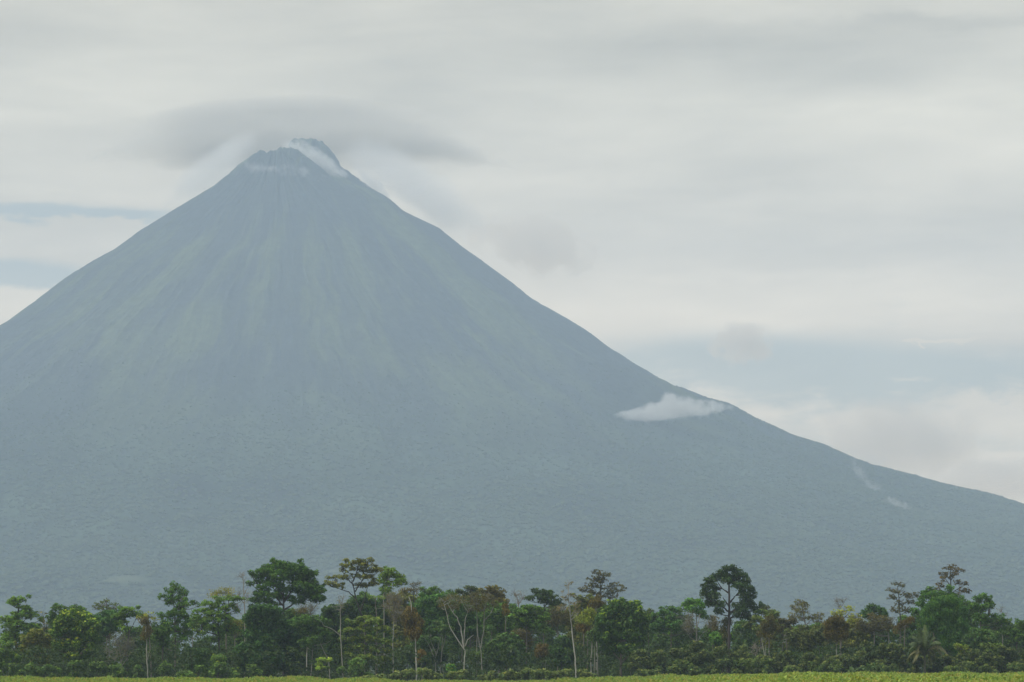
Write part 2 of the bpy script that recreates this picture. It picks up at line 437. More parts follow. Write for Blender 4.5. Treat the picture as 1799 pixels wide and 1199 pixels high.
# ------------------------------------------------------------------ clouds and steam: soft volumes with a body of their own
def cloud(name, px, py, Y, rx, ry, depth, dens, nscale, label, cat='cloud', rot=0.0, bend=0.0, color=(.97, .97, .97), aniso=0.2, kind=None, detail=5.0,
          edge=1.5, amp=2.2, bias=.35, flatbase=False, humps=None, group=None, xs=1.0, taper=0.0):
    """rx, ry half-sizes in pixels at distance Y; bend droops the ends; humps = [(x, width, height)] shape the top"""
    c = at(px, py, Y); k = FPX / Y
    sx, sz = rx / k, ry / k
    import bmesh
    def hump(x): return min(1.0, sum(h * math.exp(-((x - a) / w_) ** 2) for a, w_, h in humps)) if humps else 1.0
    bm = bmesh.new(); bmesh.ops.create_icosphere(bm, subdivisions=4, radius=1.0)
    for v in bm.verts:
        if flatbase and v.co.z < -0.35: v.co.z = -0.35 + (v.co.z + 0.35) * 0.1
        if humps and v.co.z > 0: v.co.z *= max(.2, hump(v.co.x))
        v.co.z -= bend * v.co.x ** 2
    me = bpy.data.meshes.new(name); bm.to_mesh(me); bm.free()
    m, N = new_mat(name)
    tcn = N.n.new('ShaderNodeTexCoord')
    x, y, z = N.sep(tcn.outputs['Object'])
    z2 = N.m('ADD', z, N.m('MULTIPLY', N.m('MULTIPLY', x, x), bend)) if bend else z
    zr = z2
    if humps:
        hs = []
        for a, w_, h in humps:
            q = N.m('DIVIDE', N.m('SUBTRACT', x, a), w_); hs.append(N.m('MULTIPLY', N.m('POWER', 2.718, N.m('MULTIPLY', N.m('MULTIPLY', q, q), -1.0)), h))
        zr = N.m('DIVIDE', z2, N.m('MINIMUM', N.m('MAXIMUM', total_(N, hs), .2), 1.0))
        zr = N.m('MAXIMUM', zr, z2)
    r = N.m('SQRT', N.m('ADD', N.m('ADD', N.m('MULTIPLY', x, x), N.m('MULTIPLY', y, y)), N.m('MULTIPLY', zr, zr)))
    asp = N.vm('MULTIPLY', N.comb(x, y, z2), (sx / sz, depth / sz, 1.0))
    nz = N.noise(N.vm('ADD', N.vm('MULTIPLY', asp, (xs, xs, 1.0)), (px * .13, py * .17, 0.0)), nscale, detail, 0.6)
    body = N.m('SUBTRACT', N.m('ADD', N.m('MULTIPLY', N.m('SUBTRACT', 1.0, r), edge), N.m('MULTIPLY', N.m('SUBTRACT', nz, 0.5), amp)), bias)
    if taper: body = N.m('SUBTRACT', body, N.m('MULTIPLY', N.m('MULTIPLY', x, x), taper))
    if flatbase: body = N.m('SUBTRACT', body, N.ss(z2, -0.05, -0.34, 0.0, 1.2))
    body = N.m('MULTIPLY', N.m('MAXIMUM', body, 0.0), N.ss(r, 1.0, 0.8))
    d = N.m('MULTIPLY', N.m('MINIMUM', N.m('MULTIPLY', body, 2.0 if not taper else 1.0), 1.0), dens)
    pv = N.n.new('ShaderNodeVolumePrincipled'); pv.inputs['Color'].default_value = color + (1,)
    pv.inputs['Anisotropy'].default_value = aniso; N.put(pv.inputs['Density'], d)
    o = N.n.new('ShaderNodeOutputMaterial'); N.l.new(pv.outputs[0], o.inputs['Volume'])
    ob = link(name, me, m, None, c)
    ob.scale = (sx, depth, sz); ob.rotation_euler = (0, R(rot), 0)
    return tag(ob, label, cat, group, kind)

GR = (.90, .82, .69)
cloud('cap_cloud', 505, 234, 9300, 440, 66, 330, .021, 1.5, 'wide smooth grey lens-shaped cloud arching over the volcano summit', bend=.85, detail=4.0, edge=1.9, amp=3.0, bias=.05, color=(.88, .82, .70), xs=.16, taper=.65)
cloud('cloud', 770, 262, 9400, 175, 20, 200, .014, 1.2, 'long thin grey tail of cloud trailing right from the cap over the summit', rot=13, xs=.3, color=(.88, .82, .70))
cloud('cloud', 250, 262, 9400, 150, 20, 200, .006, 1.2, 'thin grey streak of cloud trailing left from the cap over the summit', rot=-12, xs=.3, color=(.88, .82, .70))
cloud('cloud', 940, 432, 13500, 150, 66, 80, .014, 1.9, 'soft grey cloud puff behind the upper right flank of the volcano', rot=10, color=GR, amp=3.6, bias=.35, edge=2.2, detail=6)
cloud('cloud', 1303, 603, 13500, 72, 54, 50, .020, 1.8, 'small round grey cloud alone in the blue gap right of the volcano', color=GR, amp=3.6, bias=.40, edge=2.2, detail=6)
cloud('cloud', 1580, 775, 13500, 190, 92, 100, .011, 1.9, 'broad grey cloud sitting low behind the forested right ridge', color=GR, amp=3.4, bias=.25, edge=2.0, detail=6)
cloud('cloud', 1760, 845, 14500, 160, 48, 300, .007, 1.2, 'flat grey cloud bank low at the end of the right ridge', color=GR, amp=2.0, bias=.15)
def slope_point(px, py, off=40):
    for Y in np.arange(3600, 8200, 6.0):
        p = at(px, py, Y)
        if hgt(np.array([p[0]]), np.array([Y]))[0] > p[2]: return Y - off
    return MD
WH = (.995, .965, .90)
Ys = slope_point(1180, 722, 130)
cloud('cloud', 1170, 728, Ys, 132, 44, 45, .032, 2.2, 'small bright white cloud hovering in front of the right slope', flatbase=True, detail=6, color=WH, rot=-6,
      humps=[(-.62, .20, .42), (-.25, .20, .60), (.06, .17, .95), (.30, .12, .5), (.60, .28, .62)], amp=4.2, bias=.10, edge=1.6)
# steam round the summit
cloud('summit_steam', 572, 298, MD - 5, 86, 25, 50, .028, 1.5, 'white steam pouring down the cleft between the two summit crags', 'steam', rot=42, color=WH, bias=.12, amp=3.0, detail=6)
cloud('summit_steam', 516, 262, MD + 25, 36, 17, 30, .03, 1.4, 'small steam puff before the highest summit crag', 'steam', rot=30, color=WH)
cloud('summit_steam', 372, 298, MD - 30, 120, 34, 110, .011, 0.9, 'pale steam veil trailing off the upper left flank', 'steam', rot=-38, color=WH, amp=1.6, bias=.2)
cloud('summit_steam', 490, 306, MD - 190, 120, 30, 40, .014, 1.2, 'thin steam wisps over the front crater rim', 'steam', rot=10, color=WH, amp=3.2, bias=.55)
cloud('summit_steam', 730, 325, MD + 60, 190, 52, 160, .006, 0.8, 'long pale steam veil drifting off the upper right flank', 'steam', rot=33, color=WH, bend=.2, amp=1.6, bias=.2)
cloud('summit_steam', 655, 322, MD - 20, 62, 18, 50, .03, 1.5, 'steam shreds along the shoulder right of the summit', 'steam', rot=42, color=WH, amp=3.0, bias=.45)
for (px, py, rx, ry, rot, dn, lb) in ((1520, 804, 50, 11, 17, .045, 'smoke drifting along the crest of the right ridge'),
                          (1510, 832, 26, 9, 60, .045, 'smoke wisp just below the crest of the right ridge'),
                          (1535, 858, 28, 8, 42, .05, 'smoke wisp halfway down the forested right slope'),
                          (1576, 886, 26, 7, 22, .07, 'lowest smoke wisp rising from the trees of the right slope')):
    cloud('smoke_wisp', px, py, slope_point(px, py + 3, 25), rx * 1.5, ry * 1.8, 18, dn * .30, 1.6, lb, 'smoke', rot=rot, color=WH, group='smoke rising from the right slope', amp=4.0, bias=.45)

# ------------------------------------------------------------------ foliage and wood builders
KM = lambda Y: FPX / Y                     # pixels per metre at distance Y
class Leaves:
    def __init__(s, seed): s.r = np.random.RandomState(seed); s.V = []; s.C = []
    def cards(s, P, out, L, W, col, var=.25, up=.5, rnd=.9, droop=0.0):
        """one small pointed leaf spray per point, facing mostly outward and up"""
        n = len(P)
        if n == 0: return
        r = s.r
        nn = out * 1.0 + np.array((0, 0, up)) + r.normal(0, rnd, (n, 3))
        nn /= np.linalg.norm(nn, axis=1)[:, None] + 1e-6
        t = r.normal(0, 1, (n, 3)) + np.array((0, 0, -droop)) + out * .3
        t -= nn * (t * nn).sum(1)[:, None]; t /= np.linalg.norm(t, axis=1)[:, None] + 1e-6
        b = np.cross(nn, t)
        l = (L * r.uniform(.6, 1.35, n))[:, None]; w_ = (W * r.uniform(.6, 1.3, n))[:, None]
        q = np.stack([P - t * l * .8 - b * w_, P - t * l * .8 + b * w_, P + t * l * 1.2], 1)
        s.V.append(q.reshape(-1, 3))
        k = np.array((2.15, 2.02, 1.15)) * r.uniform(1 - var, 1 + var, (n, 1)); hue = r.normal(0, .07, (n, 1))
        c = np.asarray(col) * k * np.hstack([1 + hue * 1.6, np.ones((n, 1)), 1 - hue])
        s.C.append(np.repeat(c, 3, 0))
    def puff(s, c, rx, rz, n, L, W, col, var=.25, **k):
        r = s.r
        d = r.normal(0, 1, (n, 3)); d /= np.linalg.norm(d, axis=1)[:, None]
        d[:, 2] = np.where((d[:, 2] < -.1) & (r.rand(n) < .45), -d[:, 2], d[:, 2])
        rad = r.uniform(.35, 1.0, n) ** .6
        s.cards(c + d * rad[:, None] * np.array((rx, rx, rz)), d, L, W, col, var, **k)
    def build(s, name, parent, org, mat=None):
        if not s.V: return None
        V = np.vstack(s.V) - np.asarray(org); n = len(V) // 3
        me = np_mesh(name, V, np.arange(n * 3).reshape(-1, 3), np.clip(np.vstack(s.C), .004, .6))
        return link(name, me, mat or LEAF, parent)

class Wood:
    def __init__(s, seed, col): s.r = np.random.RandomState(seed); s.V = []; s.F = []; s.C = []; s.n = 0; s.col = np.asarray(col)
    def tube(s, pts, r0, r1, k=6, wob=0.0):
        pts = np.asarray(pts, float); m = len(pts)
        if wob: pts[1:-1] += s.r.normal(0, wob, (m - 2, 3))
        tg = np.gradient(pts, axis=0); tg /= np.linalg.norm(tg, axis=1)[:, None] + 1e-9
        ref = np.where(np.abs(tg[:, 2:3]) > .9, np.array([[1., 0, 0]]), np.array([[0, 0, 1.]]))
        a = np.cross(tg, ref); a /= np.linalg.norm(a, axis=1)[:, None] + 1e-9; b = np.cross(tg, a)
        rr = np.linspace(r0, r1, m)[:, None, None]
        th = np.arange(k) * 2 * math.pi / k
        ring = pts[:, None, :] + rr * (np.cos(th)[None, :, None] * a[:, None, :] + np.sin(th)[None, :, None] * b[:, None, :])
        s.V.append(ring.reshape(-1, 3))
        i, j = np.meshgrid(np.arange(k), np.arange(m - 1)); i2 = (i + 1) % k
        s.F.append((np.stack([j * k + i, j * k + i2, (j + 1) * k + i2, (j + 1) * k + i], -1).reshape(-1, 4)) + s.n)
        s.C.append(np.tile(s.col * s.r.uniform(.85, 1.1), (m * k, 1))); s.n += m * k
    def limb(s, a, b, r0, r1, n=6, sag=0.0, wob=.06):
        a = np.asarray(a); b = np.asarray(b); t = np.linspace(0, 1, n)[:, None]
        mid = a * .45 + b * .55; mid = mid + np.array((0, 0, -np.linalg.norm((b - a)[:2]) * .22 + sag))
        p = (1 - t) ** 2 * a + 2 * t * (1 - t) * mid + t ** 2 * b
        s.tube(p, r0, r1, 5, wob * np.linalg.norm(b - a) * .25)
    def build(s, name, parent, org):
        return link(name, np_mesh(name, np.vstack(s.V) - np.asarray(org), np.vstack(s.F), np.clip(np.vstack(s.C), .01, .7), True), BARK, parent)

def env(seed, cx, cy, rx, ry, n, br, top=.25):
    """clump positions filling an oval outline given in pixels"""
    r = random.Random(seed); o = []
    for i in range(n):
        a = r.uniform(0, 2 * math.pi); q = math.sqrt(r.random()) * .5 + .5 * (i % 3 != 0)
        q = min(q, 1 - .5 * br / max(rx, ry))
        x = cx + math.cos(a) * (rx - br * .7) * q; y = cy + math.sin(a) * (ry - br * .6) * q - top * r.random() * br
        o.append((x, y, br * r.uniform(.7, 1.25), br * r.uniform(.55, .95)))
    return o

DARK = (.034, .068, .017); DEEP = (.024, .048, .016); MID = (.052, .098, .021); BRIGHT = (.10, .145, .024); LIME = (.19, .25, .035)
OLIVE = (.070, .082, .022); BLUEG = (.030, .066, .026); RUST = (.062, .052, .013); BROWN = (.058, .050, .022); GREY = (.065, .068, .045)
SPECK = (.052, .052, .026); YEL = (.16, .18, .04)
PALE = (.22, .22, .18); MIDB = (.13, .12, .09); DRK = (.050, .045, .036); WHITE = (.31, .31, .26)
# kind: leaf half length, half width, leaves per m2 of puff, puff size m, squash, spread in depth, extra
KINDS = {
    'leafy':   dict(L=.22, W=.115, dens=62, pf=.52, sq=.75, fill=1.9, up=.6, rnd=.8),
    'dense':   dict(L=.23, W=.125, dens=58, pf=.62, sq=.80, fill=2.0, up=.5, rnd=.8),
    'layer':   dict(L=.22, W=.115, dens=66, pf=.50, sq=.55, fill=1.8, up=1.0, rnd=.6),
    'speck':   dict(L=.19, W=.10, dens=70, pf=.27, sq=.60, fill=.30, wide=1.5, up=.8, rnd=.8),
    'fine':    dict(L=.17, W=.07, dens=34, pf=.75, sq=.70, fill=1.2, up=.3, rnd=1.2),
    'twig':    dict(L=.13, W=.05, dens=11, pf=.75, sq=.75, fill=.9, up=.2, rnd=1.4),
    'drape':   dict(L=.26, W=.07, dens=80, pf=.60, sq=1.10, fill=2.2, up=-.1, rnd=.9, droop=2.2),
}
SEED = [100]
def fill_blob(lv, wd, c, rx, rz, ry, K, col, tip, tipk):
    r = lv.r; pf = K['pf']
    wk = K.get('wide', 1.12); rx, ry, rz = rx * (wk * .5 + .5), ry * (wk * .5 + .5), rz * wk
    area = math.pi * rx * rz
    n = max(2, int(area / (pf * pf * 1.6) * K['fill'] * 1.6))
    d = r.normal(0, 1, (n, 3)); d /= np.linalg.norm(d, axis=1)[:, None]
    q = r.uniform(.25, 1.0, n) ** .5
    pos = c + d * q[:, None] * np.array((max(rx - pf * .5, .1), max(ry - pf * .5, .1), max(rz - pf * K['sq'] * .5, .08)))
    for i in range(n):
        s = pf * r.uniform(.6, 1.3)
        m = max(4, int(K['dens'] * s * s))
        cc = np.asarray(col) * r.uniform(.65, 1.55)
        lv.puff(pos[i], s, s * K['sq'], m, K['L'], K['W'], cc, up=K['up'], rnd=K['rnd'], droop=K.get('droop', 0.0))
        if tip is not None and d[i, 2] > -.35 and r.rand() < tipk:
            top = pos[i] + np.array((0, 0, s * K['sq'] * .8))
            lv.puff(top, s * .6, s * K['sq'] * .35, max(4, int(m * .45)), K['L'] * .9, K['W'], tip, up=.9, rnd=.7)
        if wd is not None and r.rand() < .75:
            wd.tube([c + (pos[i] - c) * .12 - np.array((0, 0, rz * .3)), (c + pos[i]) / 2 - np.array((0, 0, .1)), pos[i]], .035, .014, 3)
    return pos

def tree(Y, kind, col, blobs, wood, label, cat='tree', bark=MIDB, r0=.16, tip=None, tipk=.5, name='tree', group=None, twigs=0, limbs=True, spread=.75, fillk=1.0, vis=False):
    """wood: list of pixel polylines [(x, y), ...]; the first is the trunk and starts at the ground"""
    SEED[0] += 1; sd_ = SEED[0]
    k = KM(Y); K = dict(KINDS[kind]); K['fill'] *= fillk
    lv = Leaves(sd_); wd = Wood(sd_ + 5000, bark); r = lv.r
    tx = wood[0][0][0]
    org = at(tx, 1197, Y); org[2] = 0
    segs = []
    for j, pl in enumerate(wood):
        pp = np.array([at(x, y, Y) for x, y in pl])
        if j == 0: pp = np.vstack([[pp[0][0], Y, -.3], pp])
        pp[:, 1] += (np.linspace(0, r.uniform(-1, 1) * 1.2, len(pp)) if j else 0)
        n = max(4, len(pp) * 3); t = np.linspace(0, len(pp) - 1, n); i0 = np.minimum(t.astype(int), len(pp) - 2); f = (t - i0)[:, None]
        fine = pp[i0] * (1 - f) + pp[i0 + 1] * f
        rad0 = r0 if j == 0 else r0 * .62
        wd.tube(fine, rad0, rad0 * (.42 if j == 0 else .3), 7, .035)
        segs.append(fine)
    nodes = np.vstack([s_[len(s_) // 3:] for s_ in segs])
    if tip is None and kind in ('leafy', 'dense', 'layer'): tip = np.asarray(col) * 2.0; tipk = .38  # default tips: sunlit look of the clump tops put into a paler leaf colour
    if kind in ('leafy', 'layer'):
        more = []
        for (bx, by, rx, ry) in blobs:
            for q in range(2):
                s_ = r.uniform(.3, .5); more.append((bx + r.choice((-1, 1)) * rx * r.uniform(.6, 1.15), by + r.uniform(-1.3, .9) * ry, rx * s_, max(ry * s_ * 1.2, 2.2)))
        blobs = list(blobs) + more
    for (bx, by, rx, ry) in blobs:
        c = at(bx, by, Y); rxm, rzm = rx / k, ry / k
        rym = rxm * .9
        c[1] += r.uniform(-1, 1) * spread * max(1.2, rxm)
        if limbs:
            below = nodes[nodes[:, 2] < c[2] + .3]
            if len(below):
                dd = np.linalg.norm((below - c) * np.array((1, 1, .8)), axis=1) + np.maximum(0, below[:, 2] - c[2] + .2 * np.hypot(below[:, 0] - c[0], below[:, 1] - c[1])) * 2
                a = below[np.argmin(dd)]
                if np.linalg.norm(a - c) > .5: wd.limb(a, c - np.array((0, 0, rzm * .3)), max(.05, r0 * .4), .03)
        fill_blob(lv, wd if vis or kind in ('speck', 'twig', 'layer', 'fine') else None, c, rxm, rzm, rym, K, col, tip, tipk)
        for q in range(int(twigs * rxm)):
            e = c + r.normal(0, 1, 3) * np.array((rxm, rym, rzm)) * .6 + np.array((0, 0, rzm * .3))
            m_ = (c + e) / 2 + r.normal(0, .2, 3)
            wd.tube([c - np.array((0, 0, rzm * .5)), m_, e], .035, .010, 3)
            for _ in range(2):
                wd.tube([m_, m_ + (e - c) * .3 + r.normal(0, .25, 3), m_ + (e - c) * .5 + r.normal(0, .45, 3)], .02, .007, 3)
    root = empty(name, org, label, cat, group)
    wd.build('trunk', root, org)
    lv.build('crown', root, org)
    return root

def bush(px, top, Y, w_px, col, label, tip=None, tipk=.35, kind='dense', group=None, cat='bush', base=1196, name='bush', fillk=1.0):
    SEED[0] += 1
    k = KM(Y); r = np.random.RandomState(SEED[0]); K = dict(KINDS[kind]); K['fill'] *= fillk
    org = at(px, 1197, Y); org[2] = 0
    zt = at(px, top, Y)[2]; rxm = w_px / k
    lv = Leaves(SEED[0]); wd = Wood(SEED[0] + 5000, DRK)
    n = max(3, int(rxm * zt * .55))
    for i in range(n):
        a = r.uniform(0, 6.28); q = math.sqrt(r.rand()); h = r.uniform(.22, .86)
        wid = math.sqrt(max(.08, 1 - ((h - .35) / .68) ** 2))
        c = org + np.array((math.cos(a) * q * rxm * wid * .8, math.sin(a) * q * rxm * wid * .6, h * zt))
        rb = min(rxm * .6, r.uniform(.7, 1.25))
        fill_blob(lv, None, c, rb, min(rb * .7, zt - c[2] + .1), rb, K, np.asarray(col) * r.uniform(.8, 1.2), tip, tipk)
        wd.limb(org + np.array((r.uniform(-.3, .3), r.uniform(-.3, .3), 0)), c, .06, .02, 5)
    root = empty(name, org, label, cat, group)
    wd.build('stem', root, org); lv.build('foliage', root, org)
    return root

G = 1192
# ---- the wood, from the left edge of the view to the right
tree(520, 'layer', MID, [(31, 1056, 17, 6), (40, 1067, 13, 4), (48, 1080, 23, 9), (17, 1087, 17, 5), (12, 1094, 14, 5), (30, 1100, 24, 9), (55, 1100, 16, 6), (28, 1120, 24, 12)],
     [[(29, G), (29, 1125), (31, 1090), (32, 1060)], [(31, 1105), (45, 1088)]], 'dark layered tree with flat leafy tiers at the far left of the wood', bark=DRK, r0=.28)
tree(505, 'leafy', MID, env(1, 8, 1155, 26, 34, 16, 10), [[(5, G), (5, 1140)]], 'feathery green young tree cut off by the left edge of the view', tip=BRIGHT, tipk=.3)
tree(512, 'leafy', OLIVE, env(2, 62, 1140, 34, 34, 20, 10), [[(66, G), (65, 1140)]], 'low olive green tree between the layered tree and the bright crowned tree', bark=MIDB)
tree(545, 'speck', (.09, .09, .05), [(75, 1085, 9, 8), (82, 1100, 12, 10), (68, 1106, 10, 8)], [[(78, G), (78, 1110), (76, 1082)]], 'thin half bare tree with small scattered leaves, right of the layered tree', bark=GREY, twigs=3)
tree(528, 'leafy', DARK, [(107, 1069, 12, 5), (93, 1078, 8, 7), (90, 1090, 10, 7), (126, 1069, 9, 5), (142, 1072, 12, 5), (118, 1085, 20, 12), (150, 1090, 14, 12)],
     [[(112, G), (112, 1100), (115, 1072)]], 'dark tufted tree whose top shows just behind the bright crowned tree', bark=DRK)
tree(500, 'dense', (.036, .070, .014), env(3, 131, 1122, 46, 48, 60, 12) + [(131, 1084, 30, 12), (105, 1098, 18, 12), (160, 1100, 18, 12)], [[(134, G), (132, 1160), (131, 1110)], [(133, 1165), (142, 1150)], [(133, 1170), (128, 1155)]],
     'full round tree with bright yellow green young leaves on its crown', bark=(.13, .10, .07), r0=.22, tip=LIME, tipk=.55)
tree(540, 'speck', (.05, .07, .02), [(186, 1056, 9, 4), (180, 1062, 14, 6), (198, 1066, 12, 6), (170, 1068, 10, 5), (190, 1074, 18, 6)], [[(188, G), (188, 1090), (187, 1058)]],
     'open crowned tree with leaf tufts standing above the bright crowned tree on its right', fillk=1.5, twigs=2)
tree(530, 'leafy', BLUEG, env(4, 190, 1092, 26, 26, 30, 9), [[(192, G), (191, 1100)]], 'blue green bushy tree right behind the bright crowned tree')
tree(515, 'layer', MID, [(228, 1073, 15, 5), (240, 1078, 15, 6), (215, 1080, 12, 6), (216, 1092, 9, 5), (218, 1104, 7, 4), (205, 1084, 9, 5), (250, 1083, 8, 5)],
     [[(223, G), (224, 1135), (227, 1112)], [(227, 1112), (222, 1098), (220, 1085)], [(227, 1112), (234, 1098), (240, 1084)]], 'small umbrella shaped tree with a forked dark trunk', bark=DRK, r0=.17)
tree(497, 'twig', (.09, .085, .05), env(5, 213, 1142, 34, 34, 12, 13), [[(214, G), (213, 1160), (207, 1120)], [(213, 1165), (226, 1130), (229, 1108)], [(213, 1160), (196, 1130)], [(214, 1170), (236, 1140)]],
     'leafless grey twiggy tree in front of the forked umbrella tree', bark=(.15, .15, .12), twigs=9, r0=.13)
tree(496, 'drape', BROWN, [(257, 1094, 11, 9), (258, 1108, 11, 9), (256, 1118, 8, 6)], [[(260, G), (258, 1150), (256, 1115), (257, 1095)], [(259, 1160), (264, 1140), (262, 1120)]],
     'slender pale trunked tree with a brown withered tuft under green', bark=PALE, r0=.13)
tree(510, 'speck', YEL, [(256, 1084, 15, 4), (262, 1079, 10, 4), (272, 1090, 8, 4)], [[(266, G), (264, 1130), (260, 1085)]], 'small yellow green spray of a treetop over the brown tuft', fillk=1.6)
tree(505, 'leafy', DARK, env(6, 285, 1120, 20, 22, 12, 9), [[(284, G), (286, 1140), (292, 1110)], [(286, 1145), (280, 1115)]], 'leaning dark tree between the brown tuft and the tall layered tree', bark=DRK)
tree(520, 'leafy', (.036, .078, .018), [(312, 1035, 13, 6), (298, 1040, 9, 5), (289, 1048, 10, 4), (322, 1044, 9, 6), (296, 1058, 8, 6), (310, 1052, 9, 5), (322, 1060, 11, 9), (338, 1059, 8, 5), (316, 1070, 7, 4),
     (292, 1082, 15, 6), (306, 1078, 14, 6), (322, 1084, 11, 7), (300, 1094, 20, 6), (328, 1098, 14, 8), (296, 1108, 15, 8), (286, 1120, 12, 8), (322, 1112, 13, 8), (318, 1122, 10, 5)],
     [[(308, G), (308, 1130), (308, 1100), (306, 1075), (303, 1048)], [(307, 1080), (314, 1068), (318, 1055)], [(308, 1115), (299, 1095)]],
     'tall slim tree of two open leafy tiers with daylight between them', bark=MIDB, r0=.17, vis=True, fillk=.85)
tree(545, 'leafy', (.05, .09, .022), env(33, 340, 1098, 14, 14, 6, 7), [[(338, G), (338, 1100)]], 'small mid green crown linking the tall slim tree and the spreading feathery tree')
tree(525, 'fine', (.12, .12, .04), [(392, 1040, 22, 7), (380, 1047, 16, 6), (404, 1046, 12, 6)], [[(398, G), (397, 1100), (392, 1050)], [(396, 1070), (382, 1048)]], 'yellowish fine leaved crown rising behind the spreading feathery tree', fillk=1.8, bark=MIDB)
tree(508, 'layer', (.055, .105, .022), [(390, 1053, 22, 4), (413, 1052, 12, 4), (370, 1061, 20, 5), (395, 1066, 20, 5), (358, 1073, 18, 4), (378, 1078, 20, 5), (352, 1084, 16, 5), (372, 1090, 22, 5), (350, 1100, 14, 5), (376, 1102, 18, 6), (352, 1112, 10, 4), (398, 1085, 16, 8), (398, 1105, 18, 12), (376, 1122, 12, 6)],
     [[(388, G), (386, 1145), (384, 1118), (382, 1090), (386, 1058)], [(385, 1118), (370, 1112), (355, 1110)], [(384, 1100), (372, 1085)], [(390, 1085), (402, 1065)]],
     'spreading feathery tree with flat green tiers and a limb reaching left', bark=DRK, r0=.2, tip=BRIGHT, tipk=.3)
tree(540, 'fine', OLIVE, env(7, 412, 1098, 20, 24, 12, 9), [[(414, G), (412, 1100)]], 'olive brown fine leaved tree beside the bare slender trunk', fillk=1.5)
tree(535, 'twig', (.10, .08, .06), [(424, 1012, 12, 6), (432, 1022, 8, 5), (420, 1040, 8, 14), (436, 1050, 10, 14), (418, 1070, 14, 14), (436, 1075, 8, 12)],
     [[(430, G), (430, 1080), (428, 1040), (427, 1006)], [(429, 1045), (438, 1022)], [(428, 1060), (416, 1040)]], 'tall bare slender pale trunk with scraggly twigs standing against the haze', bark=(.20, .19, .15), r0=.13, twigs=7)
tree(515, 'leafy', (.028, .062, .013), [(490, 992, 14, 8), (505, 998, 22, 10), (476, 998, 14, 6), (462, 1004, 14, 6), (522, 1002, 20, 10), (538, 1008, 14, 10), (490, 1012, 24, 10), (515, 1016, 26, 12), (452, 1014, 10, 5), (446, 1012, 6, 4), (460, 1022, 18, 5), (545, 1020, 10, 8),
     (480, 1028, 20, 6), (530, 1030, 20, 8), (552, 1034, 14, 9), (563, 1038, 9, 8), (505, 1036, 18, 6), (458, 1042, 14, 5), (475, 1046, 20, 6), (448, 1054, 12, 5), (500, 1050, 16, 6), (540, 1046, 18, 8), (556, 1052, 12, 9), (470, 1058, 16, 5), (520, 1055, 12, 6)],
     [[(499, G), (499, 1100), (498, 1060), (497, 1040), (500, 1012)], [(498, 1065), (480, 1045), (462, 1040)], [(498, 1060), (512, 1040), (535, 1028)], [(498, 1050), (488, 1030), (472, 1010)], [(499, 1072), (520, 1058), (550, 1048)]],
     'tallest broad dark green tree with a domed crown and gaps beneath', bark=DRK, r0=.26, vis=True, fillk=1.15)
tree(503, 'dense', (.022, .052, .016), env(8, 465, 1105, 42, 40, 55, 12) + env(9, 455, 1155, 50, 35, 50, 13) + [(460, 1072, 26, 10), (480, 1075, 22, 10)], [[(470, G), (468, 1130), (464, 1090)], [(469, 1140), (488, 1110)]],
     'massive rounded dark tree clothed to the ground under the tallest tree', bark=DRK, r0=.3)
tree(506, 'dense', (.024, .055, .017), env(10, 512, 1125, 34, 36, 45, 12) + env(11, 515, 1165, 32, 25, 22, 11), [[(515, G), (514, 1130)]], 'dark leafy tree joined to the right of the massive rounded one', bark=DRK)
tree(525, 'twig', GREY, env(12, 540, 1070, 22, 16, 10, 10), [[(540, G), (542, 1110), (545, 1080), (550, 1065)], [(545, 1085), (532, 1068)], [(545, 1078), (558, 1062)]], 'grey bare branched tree below the right of the tallest crown', bark=(.17, .165, .13), twigs=8)
tree(522, 'fine', RUST, [(524, 1075, 10, 4), (535, 1073, 8, 3)], [[(530, G), (529, 1100), (527, 1077)]], 'small rusty orange spray of leaves beneath the tallest crown', fillk=2.5)
tree(500, 'leafy', (.034, .068, .020), [(548, 1092, 22, 10), (562, 1102, 16, 9), (540, 1108, 18, 10), (572, 1118, 9, 8), (552, 1124, 16, 9), (538, 1130, 12, 8)], [[(539, G), (539, 1140), (536, 1115), (532, 1098)]],
     'dark crowned tree on a thin white trunk left of the small lime sapling', bark=WHITE, r0=.11, fillk=1.3)
tree(501, 'leafy', (.036, .070, .022), [(552, 1100, 12, 8), (556, 1112, 10, 8)], [[(546, G), (549, 1150), (549, 1112)]], 'second thin pale trunk close beside the white one', bark=PALE, r0=.12)
tree(499, 'leafy', (.036, .074, .022), [(566, 1110, 10, 8), (562, 1125, 8, 6)], [[(580, G), (577, 1160), (568, 1142), (560, 1122)], ], 'bent pale trunk leaning left over the small lime sapling', bark=PALE, r0=.11)
tree(494, 'layer', (.095, .145, .03), [(567, 1160, 12, 2.6), (557, 1168, 8, 2.2), (570, 1173, 10, 2.2)], [[(566, G), (566, 1162)]], 'small lime green layered sapling at the foot of the pale trunks', 'sapling', r0=.05, name='sapling', fillk=1.6)
tree(535, 'leafy', DEEP, env(13, 600, 1085, 40, 26, 34, 10) + env(14, 590, 1135, 28, 34, 26, 12), [[(592, G), (592, 1090)]], 'very dark leafy tree behind the ringed pale trunk', bark=DRK)
tree(498, 'twig', GREY, env(15, 596, 1058, 14, 22, 6, 8), [[(603, G), (600, 1150), (598, 1100), (598, 1060), (594, 1048)], [(599, 1118), (585, 1106), (570, 1100), (560, 1085)], [(598, 1075), (604, 1050)]],
     'tall pale bare trunk with one long limb bending to the left', bark=PALE, r0=.12, twigs=5)
